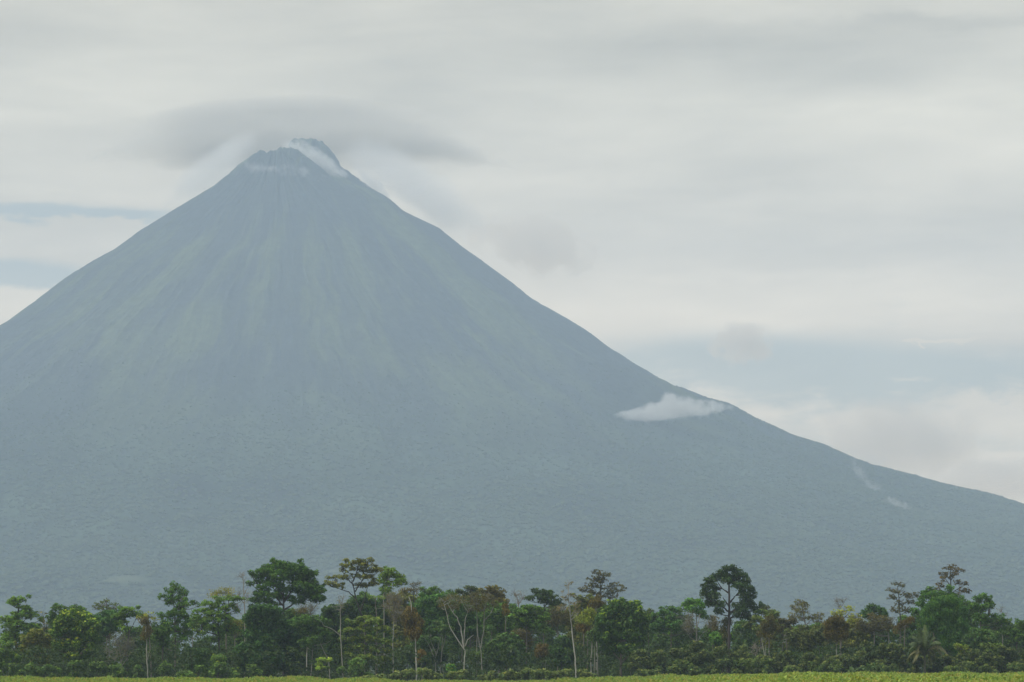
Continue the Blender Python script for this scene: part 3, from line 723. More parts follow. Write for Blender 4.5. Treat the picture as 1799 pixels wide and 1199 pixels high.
tree(530, 'layer', (.066, .075, .024), [(620, 989, 12, 4), (608, 995, 12, 4), (636, 986, 10, 4), (650, 984, 5, 4), (646, 993, 14, 4), (600, 1002, 9, 3), (626, 1000, 16, 4), (655, 1002, 12, 5), (583, 1015, 8, 3), (600, 1014, 14, 4), (628, 1012, 12, 4), (648, 1014, 12, 5), (580, 1026, 9, 4), (592, 1030, 12, 4), (640, 1028, 14, 4), (658, 1024, 10, 5), (668, 1002, 8, 4)],
     [[(642, G), (642, 1095), (630, 1070), (624, 1045), (618, 1020)], [(626, 1052), (612, 1040), (588, 1032)], [(624, 1040), (636, 1020), (650, 1002)], [(622, 1030), (608, 1014), (600, 1002)], [(632, 1075), (640, 1055), (646, 1030)], [(620, 1022), (628, 1000), (634, 988)]],
     'tall umbrella tree with an open olive crown and visible curving limbs', bark=DRK, r0=.2, fillk=.8, vis=True)
tree(540, 'dense', DEEP, env(16, 640, 1070, 36, 24, 30, 11), [[(636, G), (636, 1075)]], 'shadowy tree filling the space under the open umbrella crown', bark=DRK)
tree(520, 'leafy', (.058, .10, .020), [(688, 1003, 10, 5), (680, 1010, 14, 6), (696, 1012, 10, 6), (703, 1022, 8, 5), (672, 1020, 10, 6), (690, 1026, 16, 6), (676, 1036, 12, 5)],
     [[(674, G), (674, 1065), (674, 1045), (682, 1025), (684, 1010)]], 'bright green topped tree with a pale limb right of the umbrella tree', bark=PALE, r0=.12)
tree(515, 'speck', (.07, .12, .025), [(655, 1049, 12, 3), (668, 1051, 8, 3)], [[(662, G), (662, 1100), (660, 1052)]], 'little vivid green spray below the bright green topped tree', fillk=2.5)
tree(501, 'layer', (.066, .10, .026), [(640, 1087, 14, 4), (625, 1094, 14, 4), (660, 1092, 16, 5), (612, 1108, 14, 4), (640, 1106, 22, 5), (672, 1106, 14, 5), (606, 1124, 14, 5), (632, 1122, 20, 5), (660, 1124, 20, 5), (682, 1128, 10, 4), (618, 1138, 16, 5), (650, 1140, 20, 5), (676, 1144, 14, 4), (606, 1150, 10, 4), (640, 1155, 16, 4), (668, 1158, 12, 4)],
     [[(641, G), (641, 1160), (640, 1120), (640, 1092)], [(641, 1165), (624, 1135), (612, 1112)], [(641, 1160), (660, 1130), (670, 1108)], [(660, G), (660, 1162), (664, 1140)]], 'wide feathery olive green tree with many thin pale stems', bark=(.20, .20, .16), r0=.11, tip=(.12, .16, .04), tipk=.4, fillk=1.5)
tree(510, 'twig', (.085, .07, .045), env(17, 692, 1070, 26, 34, 14, 12), [[(692, G), (690, 1130), (692, 1090), (693, 1062)], [(691, 1115), (684, 1098)], [(692, 1085), (706, 1066)], [(693, 1075), (690, 1050)]],
     'bare brownish tree with a pale trunk between the bright green top and the rusty column', bark=PALE, r0=.12, twigs=9, fillk=3)
tree(540, 'fine', BROWN, [(722, 1028, 12, 3), (734, 1025, 10, 3), (728, 1038, 16, 6), (712, 1040, 12, 8)], [[(726, G), (726, 1080), (727, 1030)]], 'thin brown flat topped tree above the rusty column', bark=GREY, fillk=1.6, twigs=2)
tree(498, 'drape', (.062, .049, .012), [(720, 1076, 11, 7), (714, 1088, 10, 9), (728, 1086, 10, 9), (722, 1098, 14, 10), (735, 1098, 9, 8), (740, 1096, 7, 6), (722, 1112, 13, 9), (733, 1112, 9, 8), (728, 1120, 9, 6)],
     [[(732, G), (731, 1150), (730, 1122), (726, 1090), (722, 1060), (718, 1048)]], 'tree column draped in rusty orange foliage on a pale trunk', bark=WHITE, r0=.14, fillk=1.2)
tree(504, 'drape', (.10, .07, .02), [(740, 1150, 6, 9), (738, 1160, 5, 7)], [[(741, G), (740, 1150)]], 'short olive brown hanging clump beside the pale trunk of the rusty column')
tree(550, 'leafy', DARK, [(757, 1037, 8, 4), (752, 1042, 12, 5), (765, 1044, 10, 5)], [[(757, G), (757, 1040)]], 'small dark leafy top breaking the skyline right of the flat brown one')
tree(530, 'leafy', (.034, .075, .025), env(18, 765, 1078, 46, 32, 50, 11), [[(765, G), (765, 1090)]], 'broad mid green tree behind the small forked trunks')
tree(515, 'dense', DEEP, env(19, 750, 1150, 42, 34, 34, 12), [[(748, G), (748, 1150)]], 'dark shade filled tree behind the small forked trunks', bark=DRK)
tree(499, 'leafy', (.036, .066, .024), [(752, 1108, 14, 7), (768, 1112, 16, 7), (780, 1104, 12, 7)], [[(766, G), (765, 1170), (764, 1158)], [(764, 1158), (755, 1138), (746, 1120)], [(764, 1158), (770, 1138), (776, 1115)], [(766, 1150), (758, 1130), (754, 1112)]],
     'small tree with a pale Y shaped trunk, left of the taller forked one', bark=PALE, r0=.12)
tree(500, 'leafy', (.034, .060, .022), [(782, 1106, 10, 6), (775, 1098, 10, 6)], [[(773, G), (775, 1170), (776, 1140), (778, 1110)], [(780, G), (776, 1160)], [(776, 1148), (782, 1120), (784, 1106)]], 'twin stemmed pale tree just right of the small Y shaped trunk', bark=PALE, r0=.13)
tree(497, 'fine', (.058, .056, .024), [(782, 1055, 14, 6), (796, 1050, 14, 6), (812, 1056, 16, 8), (800, 1066, 18, 8), (826, 1070, 12, 8), (776, 1066, 8, 8)],
     [[(815, G), (816, 1165), (817, 1142)], [(816, 1142), (804, 1125), (790, 1102), (783, 1072), (779, 1060)], [(815, 1138), (810, 1105), (803, 1085), (790, 1068), (785, 1058)], [(815, 1138), (816, 1105), (818, 1085), (822, 1075)], [(817, 1136), (822, 1124), (832, 1116)]],
     'large pale forked tree spreading like a fan in the middle of the wood', bark=WHITE, r0=.16, twigs=4, fillk=2.0, vis=True)
tree(535, 'leafy', (.034, .072, .026), env(20, 812, 1090, 40, 36, 50, 11), [[(812, G), (812, 1090)]], 'deep green leafy tree behind the large pale forked tree')
tree(545, 'layer', (.028, .040, .018), [(820, 1033, 10, 3), (832, 1036, 10, 3), (812, 1040, 10, 3), (828, 1044, 14, 4)], [[(826, G), (826, 1036)]], 'dark flat tufted treetop above the middle of the wood', bark=DRK)
tree(498, 'fine', (.055, .052, .022), [(838, 1060, 14, 8), (855, 1052, 16, 8), (846, 1070, 16, 8), (868, 1060, 12, 8), (830, 1048, 12, 6)],
     [[(848, G), (846, 1160), (844, 1140)], [(844, 1140), (840, 1120), (838, 1090), (837, 1064)], [(845, 1138), (850, 1108), (851, 1080), (851, 1068), (858, 1050)], [(850, 1092), (862, 1078)]],
     'pale V trunked tree with two long stems and thin brown crown', bark=PALE, r0=.15, twigs=4, fillk=2.2)
tree(503, 'leafy', (.05, .08, .03), [(839, 1150, 7, 4), (841, 1158, 6, 4)], [[(838, G), (838, 1130), (838, 1100)]], 'single thin pale stem just left of the V trunked tree', bark=PALE, r0=.09)
tree(540, 'leafy', (.066, .062, .024), [(862, 1034, 10, 5), (852, 1040, 14, 6), (874, 1042, 10, 6), (865, 1050, 20, 8), (880, 1058, 12, 8)], [[(864, G), (864, 1040)]], 'olive brown domed tree on the skyline right of the pale V trunk')
tree(545, 'speck', (.035, .045, .02), [(875, 1034, 7, 3), (880, 1040, 6, 3)], [[(878, G), (877, 1036)]], 'sparse dark sprig of a treetop at the end of the olive brown dome', fillk=2)
tree(518, 'drape', (.062, .049, .012), [(888, 1068, 6, 8), (890, 1077, 5, 6)], [[(888, G), (888, 1070)]], 'narrow rusty hanging streak of foliage high in the middle trees')
tree(528, 'leafy', (.038, .075, .022), env(21, 875, 1090, 34, 30, 34, 10), [[(876, G), (876, 1090)]], 'mid green tree under the narrow rusty streak')
tree(512, 'layer', (.045, .085, .022), [(928, 1068, 18, 4), (915, 1075, 16, 5), (940, 1078, 16, 5), (905, 1084, 16, 5), (925, 1090, 20, 5), (955, 1086, 14, 5), (912, 1098, 14, 5), (945, 1100, 18, 5), (958, 1108, 10, 4)], [[(925, G), (925, 1120), (924, 1080)]],
     'bright green layered tree left of the tall pale slender trunk', fillk=1.7, tip=(.09, .17, .03), tipk=.4)
tree(545, 'twig', GREY, [(905, 1045, 14, 7), (918, 1050, 12, 7), (910, 1058, 10, 6)], [[(912, G), (912, 1080), (910, 1055), (905, 1042)], [(911, 1062), (922, 1045)]], 'bare grey crown against the haze left of the glossy dark top', bark=(.22, .2, .17), twigs=8)
tree(535, 'leafy', (.024, .042, .018), [(950, 1040, 8, 5), (940, 1041, 6, 4), (960, 1045, 8, 5), (948, 1050, 12, 5), (970, 1050, 7, 5), (976, 1057, 6, 4), (958, 1058, 12, 5), (932, 1052, 8, 4), (985, 1062, 8, 4)],
     [[(955, G), (955, 1090), (956, 1062), (952, 1045)], [(956, 1068), (968, 1052)]], 'dark glossy leaved tree with an open knobbly crown', bark=GREY, vis=True)
tree(520, 'fine', (.052, .05, .026), env(22, 980, 1085, 26, 24, 14, 10), [[(980, G), (980, 1090)]], 'brownish fine twigged tree left of the tall pale slender trunk', fillk=1.8, twigs=5)
tree(514, 'fine', (.07, .062, .03), env(23, 915, 1130, 30, 24, 16, 11), [[(915, G), (917, 1150), (920, 1120)], [(917, 1150), (908, 1125)]], 'dull olive brown tree in the shaded heart of the wood', fillk=2.2, bark=PALE)
tree(509, 'dense', (.030, .058, .022), env(24, 890, 1145, 40, 30, 40, 12), [[(890, G), (890, 1150)]], 'dark green low tree right of the V trunked pale tree')
tree(505, 'drape', (.052,.042,.018), env(25, 952, 1145, 14, 16, 8, 8), [[(958, G), (958, 1160), (954, 1140)], [(963, G), (962, 1165)]], 'dim brown draped tree low in the shade on two thin pale stems', bark=PALE, r0=.08)
tree(500, 'dense', (.022, .046, .018), env(26, 988, 1148, 20, 30, 30, 10), [[(986, G), (986, 1150)]], 'dark dense small tree right against the tall pale slender trunk', bark=DRK)
tree(496, 'speck', (.085, .075, .05), [(1000, 1024, 8, 3), (996, 1029, 6, 3), (988, 1040, 5, 3), (1004, 1045, 8, 4), (992, 1052, 10, 4), (1010, 1062, 10, 6), (990, 1068, 12, 6), (1014, 1078, 10, 6)],
     [[(1012, G), (1011, 1160), (1006, 1120), (1002, 1085), (999, 1050), (999, 1028)], [(1001, 1075), (990, 1055)], [(1002, 1085), (1014, 1066)]], 'tallest pale slender trunk curving up to a tiny tufted top', bark=WHITE, r0=.15, twigs=5)
tree(540, 'speck', (.045, .045, .025), [(1048, 1006, 12, 4), (1060, 1010, 10, 4), (1068, 1010, 8, 3), (1044, 1018, 12, 5), (1058, 1020, 12, 5), (1040, 1028, 12, 5), (1062, 1032, 14, 4), (1082, 1028, 14, 4), (1090, 1036, 9, 4), (1076, 1040, 14, 5), (1028, 1036, 12, 5), (1046, 1042, 14, 5), (1072, 1048, 12, 5)],
     [[(1056, G), (1056, 1090), (1055, 1055), (1054, 1030), (1052, 1010)], [(1055, 1055), (1040, 1035)], [(1055, 1050), (1075, 1034)], [(1054, 1040), (1062, 1015)]], 'tall sparse tree with dark leaf tufts fanned against the haze', bark=GREY, fillk=2.2)
tree(528, 'leafy', (.05, .062, .022), [(1018, 1052, 10, 5), (1028, 1058, 14, 7), (1020, 1068, 14, 8), (1035, 1072, 12, 8)], [[(1026, G), (1025, 1060)]], 'olive tree left of the rusty crown, below the tall sparse tree')
tree(512, 'drape', (.054, .045, .013), [(1050, 1052, 9, 5), (1046, 1060, 12, 6), (1056, 1064, 10, 6), (1040, 1068, 8, 5)], [[(1048, G), (1048, 1100), (1048, 1062)]], 'rusty brown crown pressed between the sparse tree and the great round tree', bark=PALE)
tree(506, 'drape', (.105, .13, .025), [(1035, 1078, 12, 6), (1024, 1086, 14, 5), (1030, 1092, 14, 5), (1042, 1084, 8, 5)], [[(1038, G), (1040, 1140), (1038, 1090)]], 'drooping yellow green foliage left of the great round tree', bark=PALE, r0=.12)
tree(505, 'drape', (.058,.044,.018), [(1020, 1104, 10, 6), (1030, 1108, 12, 7), (1040, 1112, 8, 6)], [[(1032, G), (1032, 1110)]], 'dark brown hanging clump under the drooping yellow green foliage')
for (x, xt, lb) in ((1038, 1041, 'leftmost of the three straight pale trunks left of the great round tree'), (1044, 1045, 'middle one of the three straight pale trunks left of the great round tree'), (1051, 1049, 'rightmost of the three straight pale trunks left of the great round tree')):
    tree(500 + (x % 3), 'leafy', (.034, .06, .02), [(xt - 2, 1120, 9, 6), (xt + 2, 1112, 8, 6)], [[(x, G), ((x + xt) / 2, 1150), (xt, 1118)]], lb, bark=WHITE if x < 1040 else PALE, r0=.11, group='straight pale trunks left of the great round tree')
tree(499, 'dense', (.028, .058, .015), env(27, 1094, 1108, 52, 52, 90, 13) + [(1085, 1065, 24, 12), (1105, 1068, 24, 12), (1125, 1085, 20, 12), (1062, 1090, 16, 12)], [[(1091, G), (1091, 1160), (1092, 1115)], [(1091, 1165), (1108, 1148)], [(1091, 1162), (1076, 1145)]],
     'great round dark tree with a yellow green top and stout brown trunk', bark=(.14, .12, .09), r0=.30, tip=(.13, .20, .025), tipk=.28)
tree(530, 'dense', (.030, .045, .018), env(28, 1140, 1092, 18, 20, 14, 9), [[(1140, G), (1140, 1100)]], 'dull dark tree peeping out right of the great round tree', bark=DRK)
tree(503, 'twig', GREY, [(1108, 1150, 6, 10)], [[(1108, G), (1108, 1175), (1107, 1155)]], 'short whitish patchy trunk right of the stout brown trunk', bark=WHITE, r0=.12, twigs=2)
tree(525, 'leafy', (.036, .078, .030), [(1180, 1071, 8, 5), (1168, 1075, 9, 5), (1190, 1074, 7, 6), (1158, 1080, 9, 5), (1176, 1084, 16, 8), (1195, 1088, 10, 8), (1165, 1094, 12, 8), (1186, 1100, 18, 9), (1160, 1106, 14, 8), (1205, 1104, 10, 8)],
     [[(1180, G), (1179, 1110), (1178, 1080)]], 'blue green tree with a gap in its crown between two larger trees')
tree(520, 'leafy', (.040, .095, .022), [(1212, 1057, 10, 5), (1206, 1063, 8, 4), (1222, 1062, 9, 5), (1232, 1066, 8, 7), (1214, 1072, 12, 6), (1236, 1080, 10, 7), (1226, 1074, 8, 6)], [[(1224, G), (1224, 1100), (1222, 1064)]],
     'green tufted tree tucked under the left of the tall dark tree', bark=PALE)
tree(505, 'twig', (.056, .054, .03), env(29, 1216, 1098, 22, 22, 12, 10) + [(1248, 1098, 12, 12)], [[(1225, G), (1224, 1135), (1223, 1110), (1228, 1090), (1230, 1078)], [(1223, 1112), (1210, 1096), (1204, 1086)], [(1224, 1128), (1212, 1120), (1206, 1110)], [(1225, 1128), (1234, 1112)]],
     'bare brown tree with a pale trunk and side branches, left of the tall dark tree', bark=PALE, r0=.12, twigs=10, fillk=3)
tree(508, 'dense', (.020, .038, .017), [(1283, 1002, 14, 7), (1296, 1004, 8, 5), (1272, 1010, 14, 7), (1258, 1014, 12, 6), (1300, 1014, 14, 8), (1247, 1022, 12, 7), (1310, 1022, 10, 7), (1278, 1020, 20, 7), (1240, 1032, 10, 7), (1318, 1034, 9, 6), (1256, 1034, 14, 7), (1302, 1030, 16, 7),
     (1238, 1044, 10, 7), (1253, 1048, 13, 8), (1322, 1046, 9, 8), (1306, 1046, 14, 8), (1248, 1060, 12, 7), (1262, 1064, 12, 7), (1312, 1060, 14, 8), (1298, 1066, 12, 7), (1262, 1074, 10, 5), (1305, 1074, 12, 7), (1324, 1066, 10, 7), (1336, 1064, 8, 5), (1294, 1080, 8, 5), (1310, 1084, 10, 6), (1330, 1076, 7, 4)],
     [[(1281, G), (1281, 1120), (1281, 1080), (1281, 1040), (1281, 1018)], [(1281, 1042), (1268, 1034)], [(1281, 1060), (1294, 1046)], [(1281, 1066), (1270, 1050)], [(1281, 1075), (1262, 1062)], [(1281, 1078), (1300, 1066)], [(1281, 1088), (1296, 1080)]],
     'tall near black tree with a round crown open around its dark trunk', bark=(.05, .042, .035), r0=.30, vis=True, fillk=.95, spread=.5)
tree(509, 'drape', (.04, .042, .02), [(1276, 1095, 10, 8), (1272, 1108, 10, 8), (1276, 1120, 8, 8)], [[(1277, G), (1277, 1100)]], 'dull climber covered pole of foliage against the tall dark trunk', bark=DRK)
tree(520, 'fine', (.058, .05, .028), env(30, 1252, 1098, 12, 16, 8, 8), [[(1252, G), (1252, 1100)]], 'small reddish brown twiggy tree just left of the tall dark trunk', fillk=1.6)
tree(515, 'leafy', (.045, .10, .022), env(31, 1260, 1124, 22, 12, 12, 8), [[(1262, G), (1262, 1125)]], 'low bright green tree at the foot of the tall dark trunk')
tree(518, 'layer', (.060, .085, .035), [(1340, 1075, 16, 4), (1352, 1082, 12, 4), (1325, 1086, 14, 5), (1345, 1092, 18, 5), (1315, 1098, 12, 5), (1335, 1104, 18, 6)], [[(1336, G), (1336, 1120), (1338, 1080)]], 'pale green tiered tree right below the tall dark crown', fillk=1.5, tip=(.12, .16, .06), tipk=.4)
tree(530, 'leafy', (.035, .04, .02), [(1350, 1078, 8, 4), (1360, 1082, 7, 4), (1342, 1068, 6, 4)], [[(1352, G), (1351, 1080)]], 'small dark tufted treetop right of the tall dark tree')
tree(503, 'drape', (.052,.050,.02), [(1352, 1090, 9, 7), (1346, 1102, 12, 8), (1358, 1104, 10, 10), (1350, 1116, 12, 8), (1338, 1116, 10, 6)], [[(1345, G), (1343, 1150), (1338, 1125)], [(1348, 1175), (1345, 1130)], [(1352, 1178), (1351, 1135)], [(1339, 1168), (1335, 1140)]],
     'brown green hanging crown on a cluster of thin white stems', bark=WHITE, r0=.10)
tree(500, 'twig', GREY, env(32, 1325, 1145, 14, 16, 5, 8), [[(1338, G), (1334, 1160), (1320, 1148), (1312, 1144)], [(1334, 1158), (1326, 1138)]], 'low bare crooked branch left of the thin white stems', bark=(.26, .23, .19), r0=.07, twigs=6)
tree(522, 'leafy', (.04, .038, .02), [(1376, 1092, 9, 5), (1386, 1096, 8, 5), (1392, 1092, 10, 4), (1380, 1104, 14, 6)], [[(1382, G), (1382, 1095)]], 'low brownish leafy tree between the hanging crown and the open grey green tree')
tree(512, 'speck', (.075, .08, .05), [(1405, 1058, 10, 4), (1412, 1064, 9, 5), (1398, 1068, 9, 5), (1408, 1074, 12, 5), (1392, 1082, 9, 4), (1412, 1086, 12, 5), (1428, 1084, 9, 4), (1440, 1082, 9, 4), (1436, 1090, 9, 4)],
     [[(1412, G), (1413, 1130), (1414, 1095), (1411, 1072), (1406, 1060)], [(1414, 1100), (1430, 1086)], [(1413, 1092), (1399, 1078)]], 'open grey green tree with airy tufts standing alone above its neighbours', bark=(.2, .19, .15), fillk=2.6, twigs=3)
tree(508, 'leafy', (.048, .062, .028), env(34, 1420, 1122, 40, 24, 40, 10), [[(1414, G), (1413, 1140), (1410, 1122)], [(1413, 1142), (1422, 1122)], [(1440, 1150), (1441, 1122)], [(1374, 1145), (1376, 1118)]], 'low broad olive tree with thin pale stems beneath the airy tree', bark=PALE, r0=.08)
tree(501, 'drape', (.052, .045, .013), env(35, 1469, 1108, 24, 24, 30, 8) + [(1470, 1090, 10, 8)], [[(1470, G), (1470, 1150), (1470, 1110)]], 'solid rusty brown dome shaped tree above the dark thicket', bark=PALE, r0=.12)
tree(518, 'speck', YEL, [(1466, 1076, 9, 4), (1482, 1072, 12, 5), (1494, 1070, 10, 4), (1476, 1080, 12, 4), (1500, 1084, 12, 5), (1506, 1090, 9, 4)], [[(1478, G), (1478, 1110), (1478, 1075)], [(1478, 1090), (1494, 1074)]], 'pale yellow green sprays behind the rusty brown dome', fillk=2.0)
tree(522, 'twig', (.075, .07, .05), [(1470, 1056, 9, 5), (1482, 1056, 10, 5), (1474, 1064, 9, 5)], [[(1476, G), (1476, 1080), (1475, 1065), (1470, 1052)], [(1476, 1070), (1486, 1055)]], 'bare fan of twigs sticking out above the rusty brown dome', bark=(.17, .16, .13), r0=.08, twigs=10)
tree(530, 'dense', (.026, .056, .022), [(1535, 1068, 14, 6), (1522, 1076, 12, 6), (1545, 1074, 12, 7), (1530, 1084, 20, 8), (1552, 1082, 10, 7)], [[(1536, G), (1536, 1080)]], 'dark blue green domed tree left of the sparse tall tree')
tree(512, 'fine', (.056, .054, .03), env(36, 1538, 1098, 40, 20, 22, 11), [[(1562, G), (1561, 1110), (1556, 1085)], [(1560, 1100), (1570, 1085)]], 'wide brownish grey twiggy tree before the dark blue green dome', fillk=2.0, twigs=4, bark=PALE)
tree(525, 'speck', (.052, .052, .032), [(1575, 1026, 9, 3), (1587, 1030, 8, 3), (1564, 1036, 9, 3), (1576, 1040, 9, 4), (1588, 1044, 9, 3), (1568, 1050, 10, 4), (1597, 1048, 9, 4), (1610, 1046, 9, 4), (1600, 1058, 10, 4), (1580, 1060, 10, 4), (1574, 1072, 12, 5), (1592, 1072, 12, 5)],
     [[(1582, G), (1582, 1100), (1580, 1065), (1577, 1030)], [(1581, 1070), (1598, 1052)], [(1580, 1062), (1568, 1040)]], 'tall sparse tree with tiny dark tufts left of the vine covered mass', bark=GREY, fillk=2.2, twigs=3)
tree(505, 'drape', (.062, .048, .013), [(1600, 1090, 8, 4), (1592, 1096, 9, 4), (1584, 1102, 9, 4), (1576, 1108, 6, 3)], [[(1590, G), (1590, 1100)]], 'slanting rusty streak of leaves down the left of the vine covered mass')
tree(506, 'dense', (.034, .076, .020), [(1634, 1036, 8, 4), (1628, 1044, 9, 5), (1620, 1052, 8, 5), (1616, 1062, 9, 5), (1670, 1034, 9, 4), (1640, 1048, 14, 7), (1660, 1046, 16, 7), (1680, 1050, 16, 8), (1608, 1074, 9, 6)], [[(1640, G), (1640, 1100), (1638, 1045)]],
     'knobbly green crest crowning the vine covered mass')
tree(504, 'drape', (.034, .082, .020), env(37, 1660, 1085, 44, 38, 80, 12) + env(38, 1678, 1120, 34, 30, 40, 11), [[(1664, G), (1664, 1140), (1664, 1090)]],
     'huge mass of green vines hanging over a hidden tree behind the palm', 'tree', bark=DRK, r0=.3, tip=(.055, .115, .025), tipk=.3)
tree(540, 'speck', (.050, .042, .022), [(1672, 995, 9, 3), (1664, 999, 8, 3), (1680, 1002, 9, 4), (1690, 1002, 6, 3), (1658, 1008, 8, 4), (1672, 1009, 10, 4), (1655, 1018, 7, 4), (1666, 1014, 8, 3), (1652, 1028, 8, 4), (1684, 1024, 8, 4), (1694, 1026, 7, 3), (1690, 1036, 9, 4), (1700, 1038, 7, 4), (1648, 1036, 8, 4), (1680, 1044, 8, 4)],
     [[(1671, G), (1671, 1080), (1670, 1040), (1670, 1015), (1671, 996)], [(1670, 1030), (1658, 1012)], [(1670, 1044), (1690, 1030)], [(1670, 1020), (1684, 1004)]], 'tallest sparse tree with purplish brown tufts above the vine covered mass', bark=GREY, fillk=2.4)
tree(510, 'leafy', (.036, .078, .020), [(1727, 1048, 9, 5), (1718, 1054, 9, 6), (1736, 1056, 8, 6), (1742, 1064, 7, 6), (1728, 1068, 10, 7), (1712, 1066, 10, 7), (1744, 1082, 8, 4), (1752, 1088, 8, 5), (1756, 1096, 7, 4), (1740, 1090, 8, 5), (1722, 1086, 14, 9)],
     [[(1724, G), (1723, 1120), (1722, 1075)], [(1722, 1095), (1738, 1082)]], 'round tufted green tree leaning right beyond the vine covered mass', vis=True)
tree(500, 'dense', (.030, .060, .022), env(39, 1722, 1128, 32, 26, 34, 10), [[(1713, G), (1713, 1150), (1712, 1115)]], 'dark low tree with a black trunk right of the vine covered mass', bark=(.03, .025, .02), r0=.18)
tree(535, 'twig', GREY, [(1758, 1072, 8, 6), (1762, 1082, 9, 7), (1752, 1090, 6, 8)], [[(1762, G), (1761, 1110), (1760, 1072)], [(1761, 1092), (1754, 1074)]], 'bare grey spindly tree against the haze near the right edge', bark=(.2, .18, .16), r0=.08, twigs=8)
tree(510, 'leafy', (.036, .072, .022), [(1768, 1093, 7, 5), (1785, 1100, 12, 6), (1796, 1098, 10, 6), (1778, 1110, 16, 8), (1800, 1112, 12, 8), (1790, 1122, 18, 8)], [[(1786, G), (1786, 1105)]], 'dark green tree cut off by the right edge of the view')
tree(499, 'layer', (.066, .10, .035), [(1745, 1125, 10, 4), (1730, 1134, 12, 4), (1750, 1136, 10, 4), (1738, 1144, 12, 4)], [[(1742, G), (1742, 1130)]], 'small pale green tiered tree low beside the black trunk', fillk=1.5)
tree(499, 'leafy', (.085, .12, .03), [(1688, 1138, 8, 4), (1700, 1140, 9, 4), (1694, 1148, 9, 4)], [[(1694, G), (1694, 1142)]], 'low yellow green tree right of the palm')

LM = [(32, 'the far left layered tree'), (78, 'the thin half bare tree'), (131, 'the round tree with bright young leaves'), (190, 'the open crowned tufted tree'), (228, 'the forked umbrella tree'), (258, 'the brown tufted pale trunk'),
      (310, 'the tall slim tree of two tiers'), (345, 'the gap in the trees'), (388, 'the spreading feathery tree'), (428, 'the tall bare slender trunk'), (465, 'the massive rounded dark tree'), (505, 'the tallest domed tree'), (545, 'the thin white trunk'),
      (567, 'the small lime sapling'), (600, 'the bare trunk with a bent limb'), (640, 'the wide feathery olive tree'), (690, 'the bright green topped tree'), (728, 'the rusty draped column'), (766, 'the small Y shaped trunk'), (815, 'the large pale forked tree'),
      (846, 'the pale V trunked tree'), (888, 'the narrow rusty streak'), (928, 'the bright green layered tree'), (958, 'the dark glossy topped tree'), (1010, 'the tallest pale slender trunk'), (1044, 'the three straight pale trunks'), (1092, 'the great round tree'),
      (1140, 'the dull dark tree by the great round one'), (1180, 'the blue green tree with a gap'), (1222, 'the bare brown pale trunked tree'), (1281, 'the tall near black tree'), (1342, 'the cluster of thin white stems'), (1378, 'the low brownish leafy tree'), (1412, 'the open grey green tree'),
      (1469, 'the rusty brown dome tree'), (1510, 'the three banana plants'), (1550, 'the wide twiggy grey tree'), (1582, 'the sparse tall tufted tree'), (1625, 'the palm'), (1665, 'the huge mass of vines'), (1713, 'the black trunked low tree'), (1745, 'the small pale tiered tree'), (1786, 'the tree cut off by the right edge')]
USED = set()
def placed(what, x, below='directly under'):
    """a label that says beside which landmark the plant stands"""
    for px, nm in sorted(LM, key=lambda q: abs(q[0] - x)):
        d = x - px
        for rel in ((below,) if abs(d) < 9 else ()) + (('just left of',) if d < 0 else ('just right of',)) + (('farther left of',) if d < -12 else ('farther right of',) if d > 12 else ()):
            s_ = what + ' ' + rel + ' ' + nm
            if s_ not in USED: USED.add(s_); return s_
    return what
# back row of the wood
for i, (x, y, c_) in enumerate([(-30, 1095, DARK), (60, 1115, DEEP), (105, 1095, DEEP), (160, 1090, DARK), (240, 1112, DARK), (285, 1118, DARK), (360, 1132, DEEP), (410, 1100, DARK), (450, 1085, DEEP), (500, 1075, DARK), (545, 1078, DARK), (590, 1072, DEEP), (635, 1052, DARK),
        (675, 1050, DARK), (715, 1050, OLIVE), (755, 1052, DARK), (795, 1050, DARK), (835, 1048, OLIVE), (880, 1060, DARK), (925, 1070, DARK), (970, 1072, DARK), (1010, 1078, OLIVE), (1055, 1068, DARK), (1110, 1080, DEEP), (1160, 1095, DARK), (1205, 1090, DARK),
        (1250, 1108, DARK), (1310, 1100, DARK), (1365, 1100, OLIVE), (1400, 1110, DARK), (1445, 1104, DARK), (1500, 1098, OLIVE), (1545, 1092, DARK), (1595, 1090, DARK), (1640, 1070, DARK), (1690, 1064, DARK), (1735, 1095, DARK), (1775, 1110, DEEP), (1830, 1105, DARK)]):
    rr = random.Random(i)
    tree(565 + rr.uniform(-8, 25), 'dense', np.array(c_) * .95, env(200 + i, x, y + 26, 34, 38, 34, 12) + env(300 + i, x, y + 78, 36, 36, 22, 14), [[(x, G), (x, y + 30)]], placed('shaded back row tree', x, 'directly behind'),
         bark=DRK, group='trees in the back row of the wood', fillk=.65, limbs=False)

# thicket in front
TH = 'dark bushes of the thicket along the crop edge'
TL = 'dark broad leaved bush in the thicket along the crop edge'
rr = random.Random(4)
for x in range(1120, 1830, 27):
    top = 1140 + rr.uniform(-6, 8) - (14 if 1190 < x < 1310 else 0) - (12 if 1440 < x < 1600 else 0)
    bush(x, top, 495 + rr.uniform(-2, 5), 24, np.array((.034, .052, .022)) * rr.uniform(.8, 1.2), placed('dark thicket bush', x), (.085, .105, .045), .5, group=TH, kind='leafy', fillk=1.2)
for x in range(1125, 1830, 34):
    top = 1164 + rr.uniform(-7, 6)
    if 1585 < x < 1665: continue
    bush(x + rr.uniform(-6, 6), top, 489 + rr.uniform(-1.5, 2), 23, np.array((.036, .060, .024)) * rr.uniform(.8, 1.25), placed('low pale tipped bush', x, 'in front of'), (.10, .13, .055), .6, group='low pale tipped bushes before the thicket', kind='leafy', fillk=1.2)
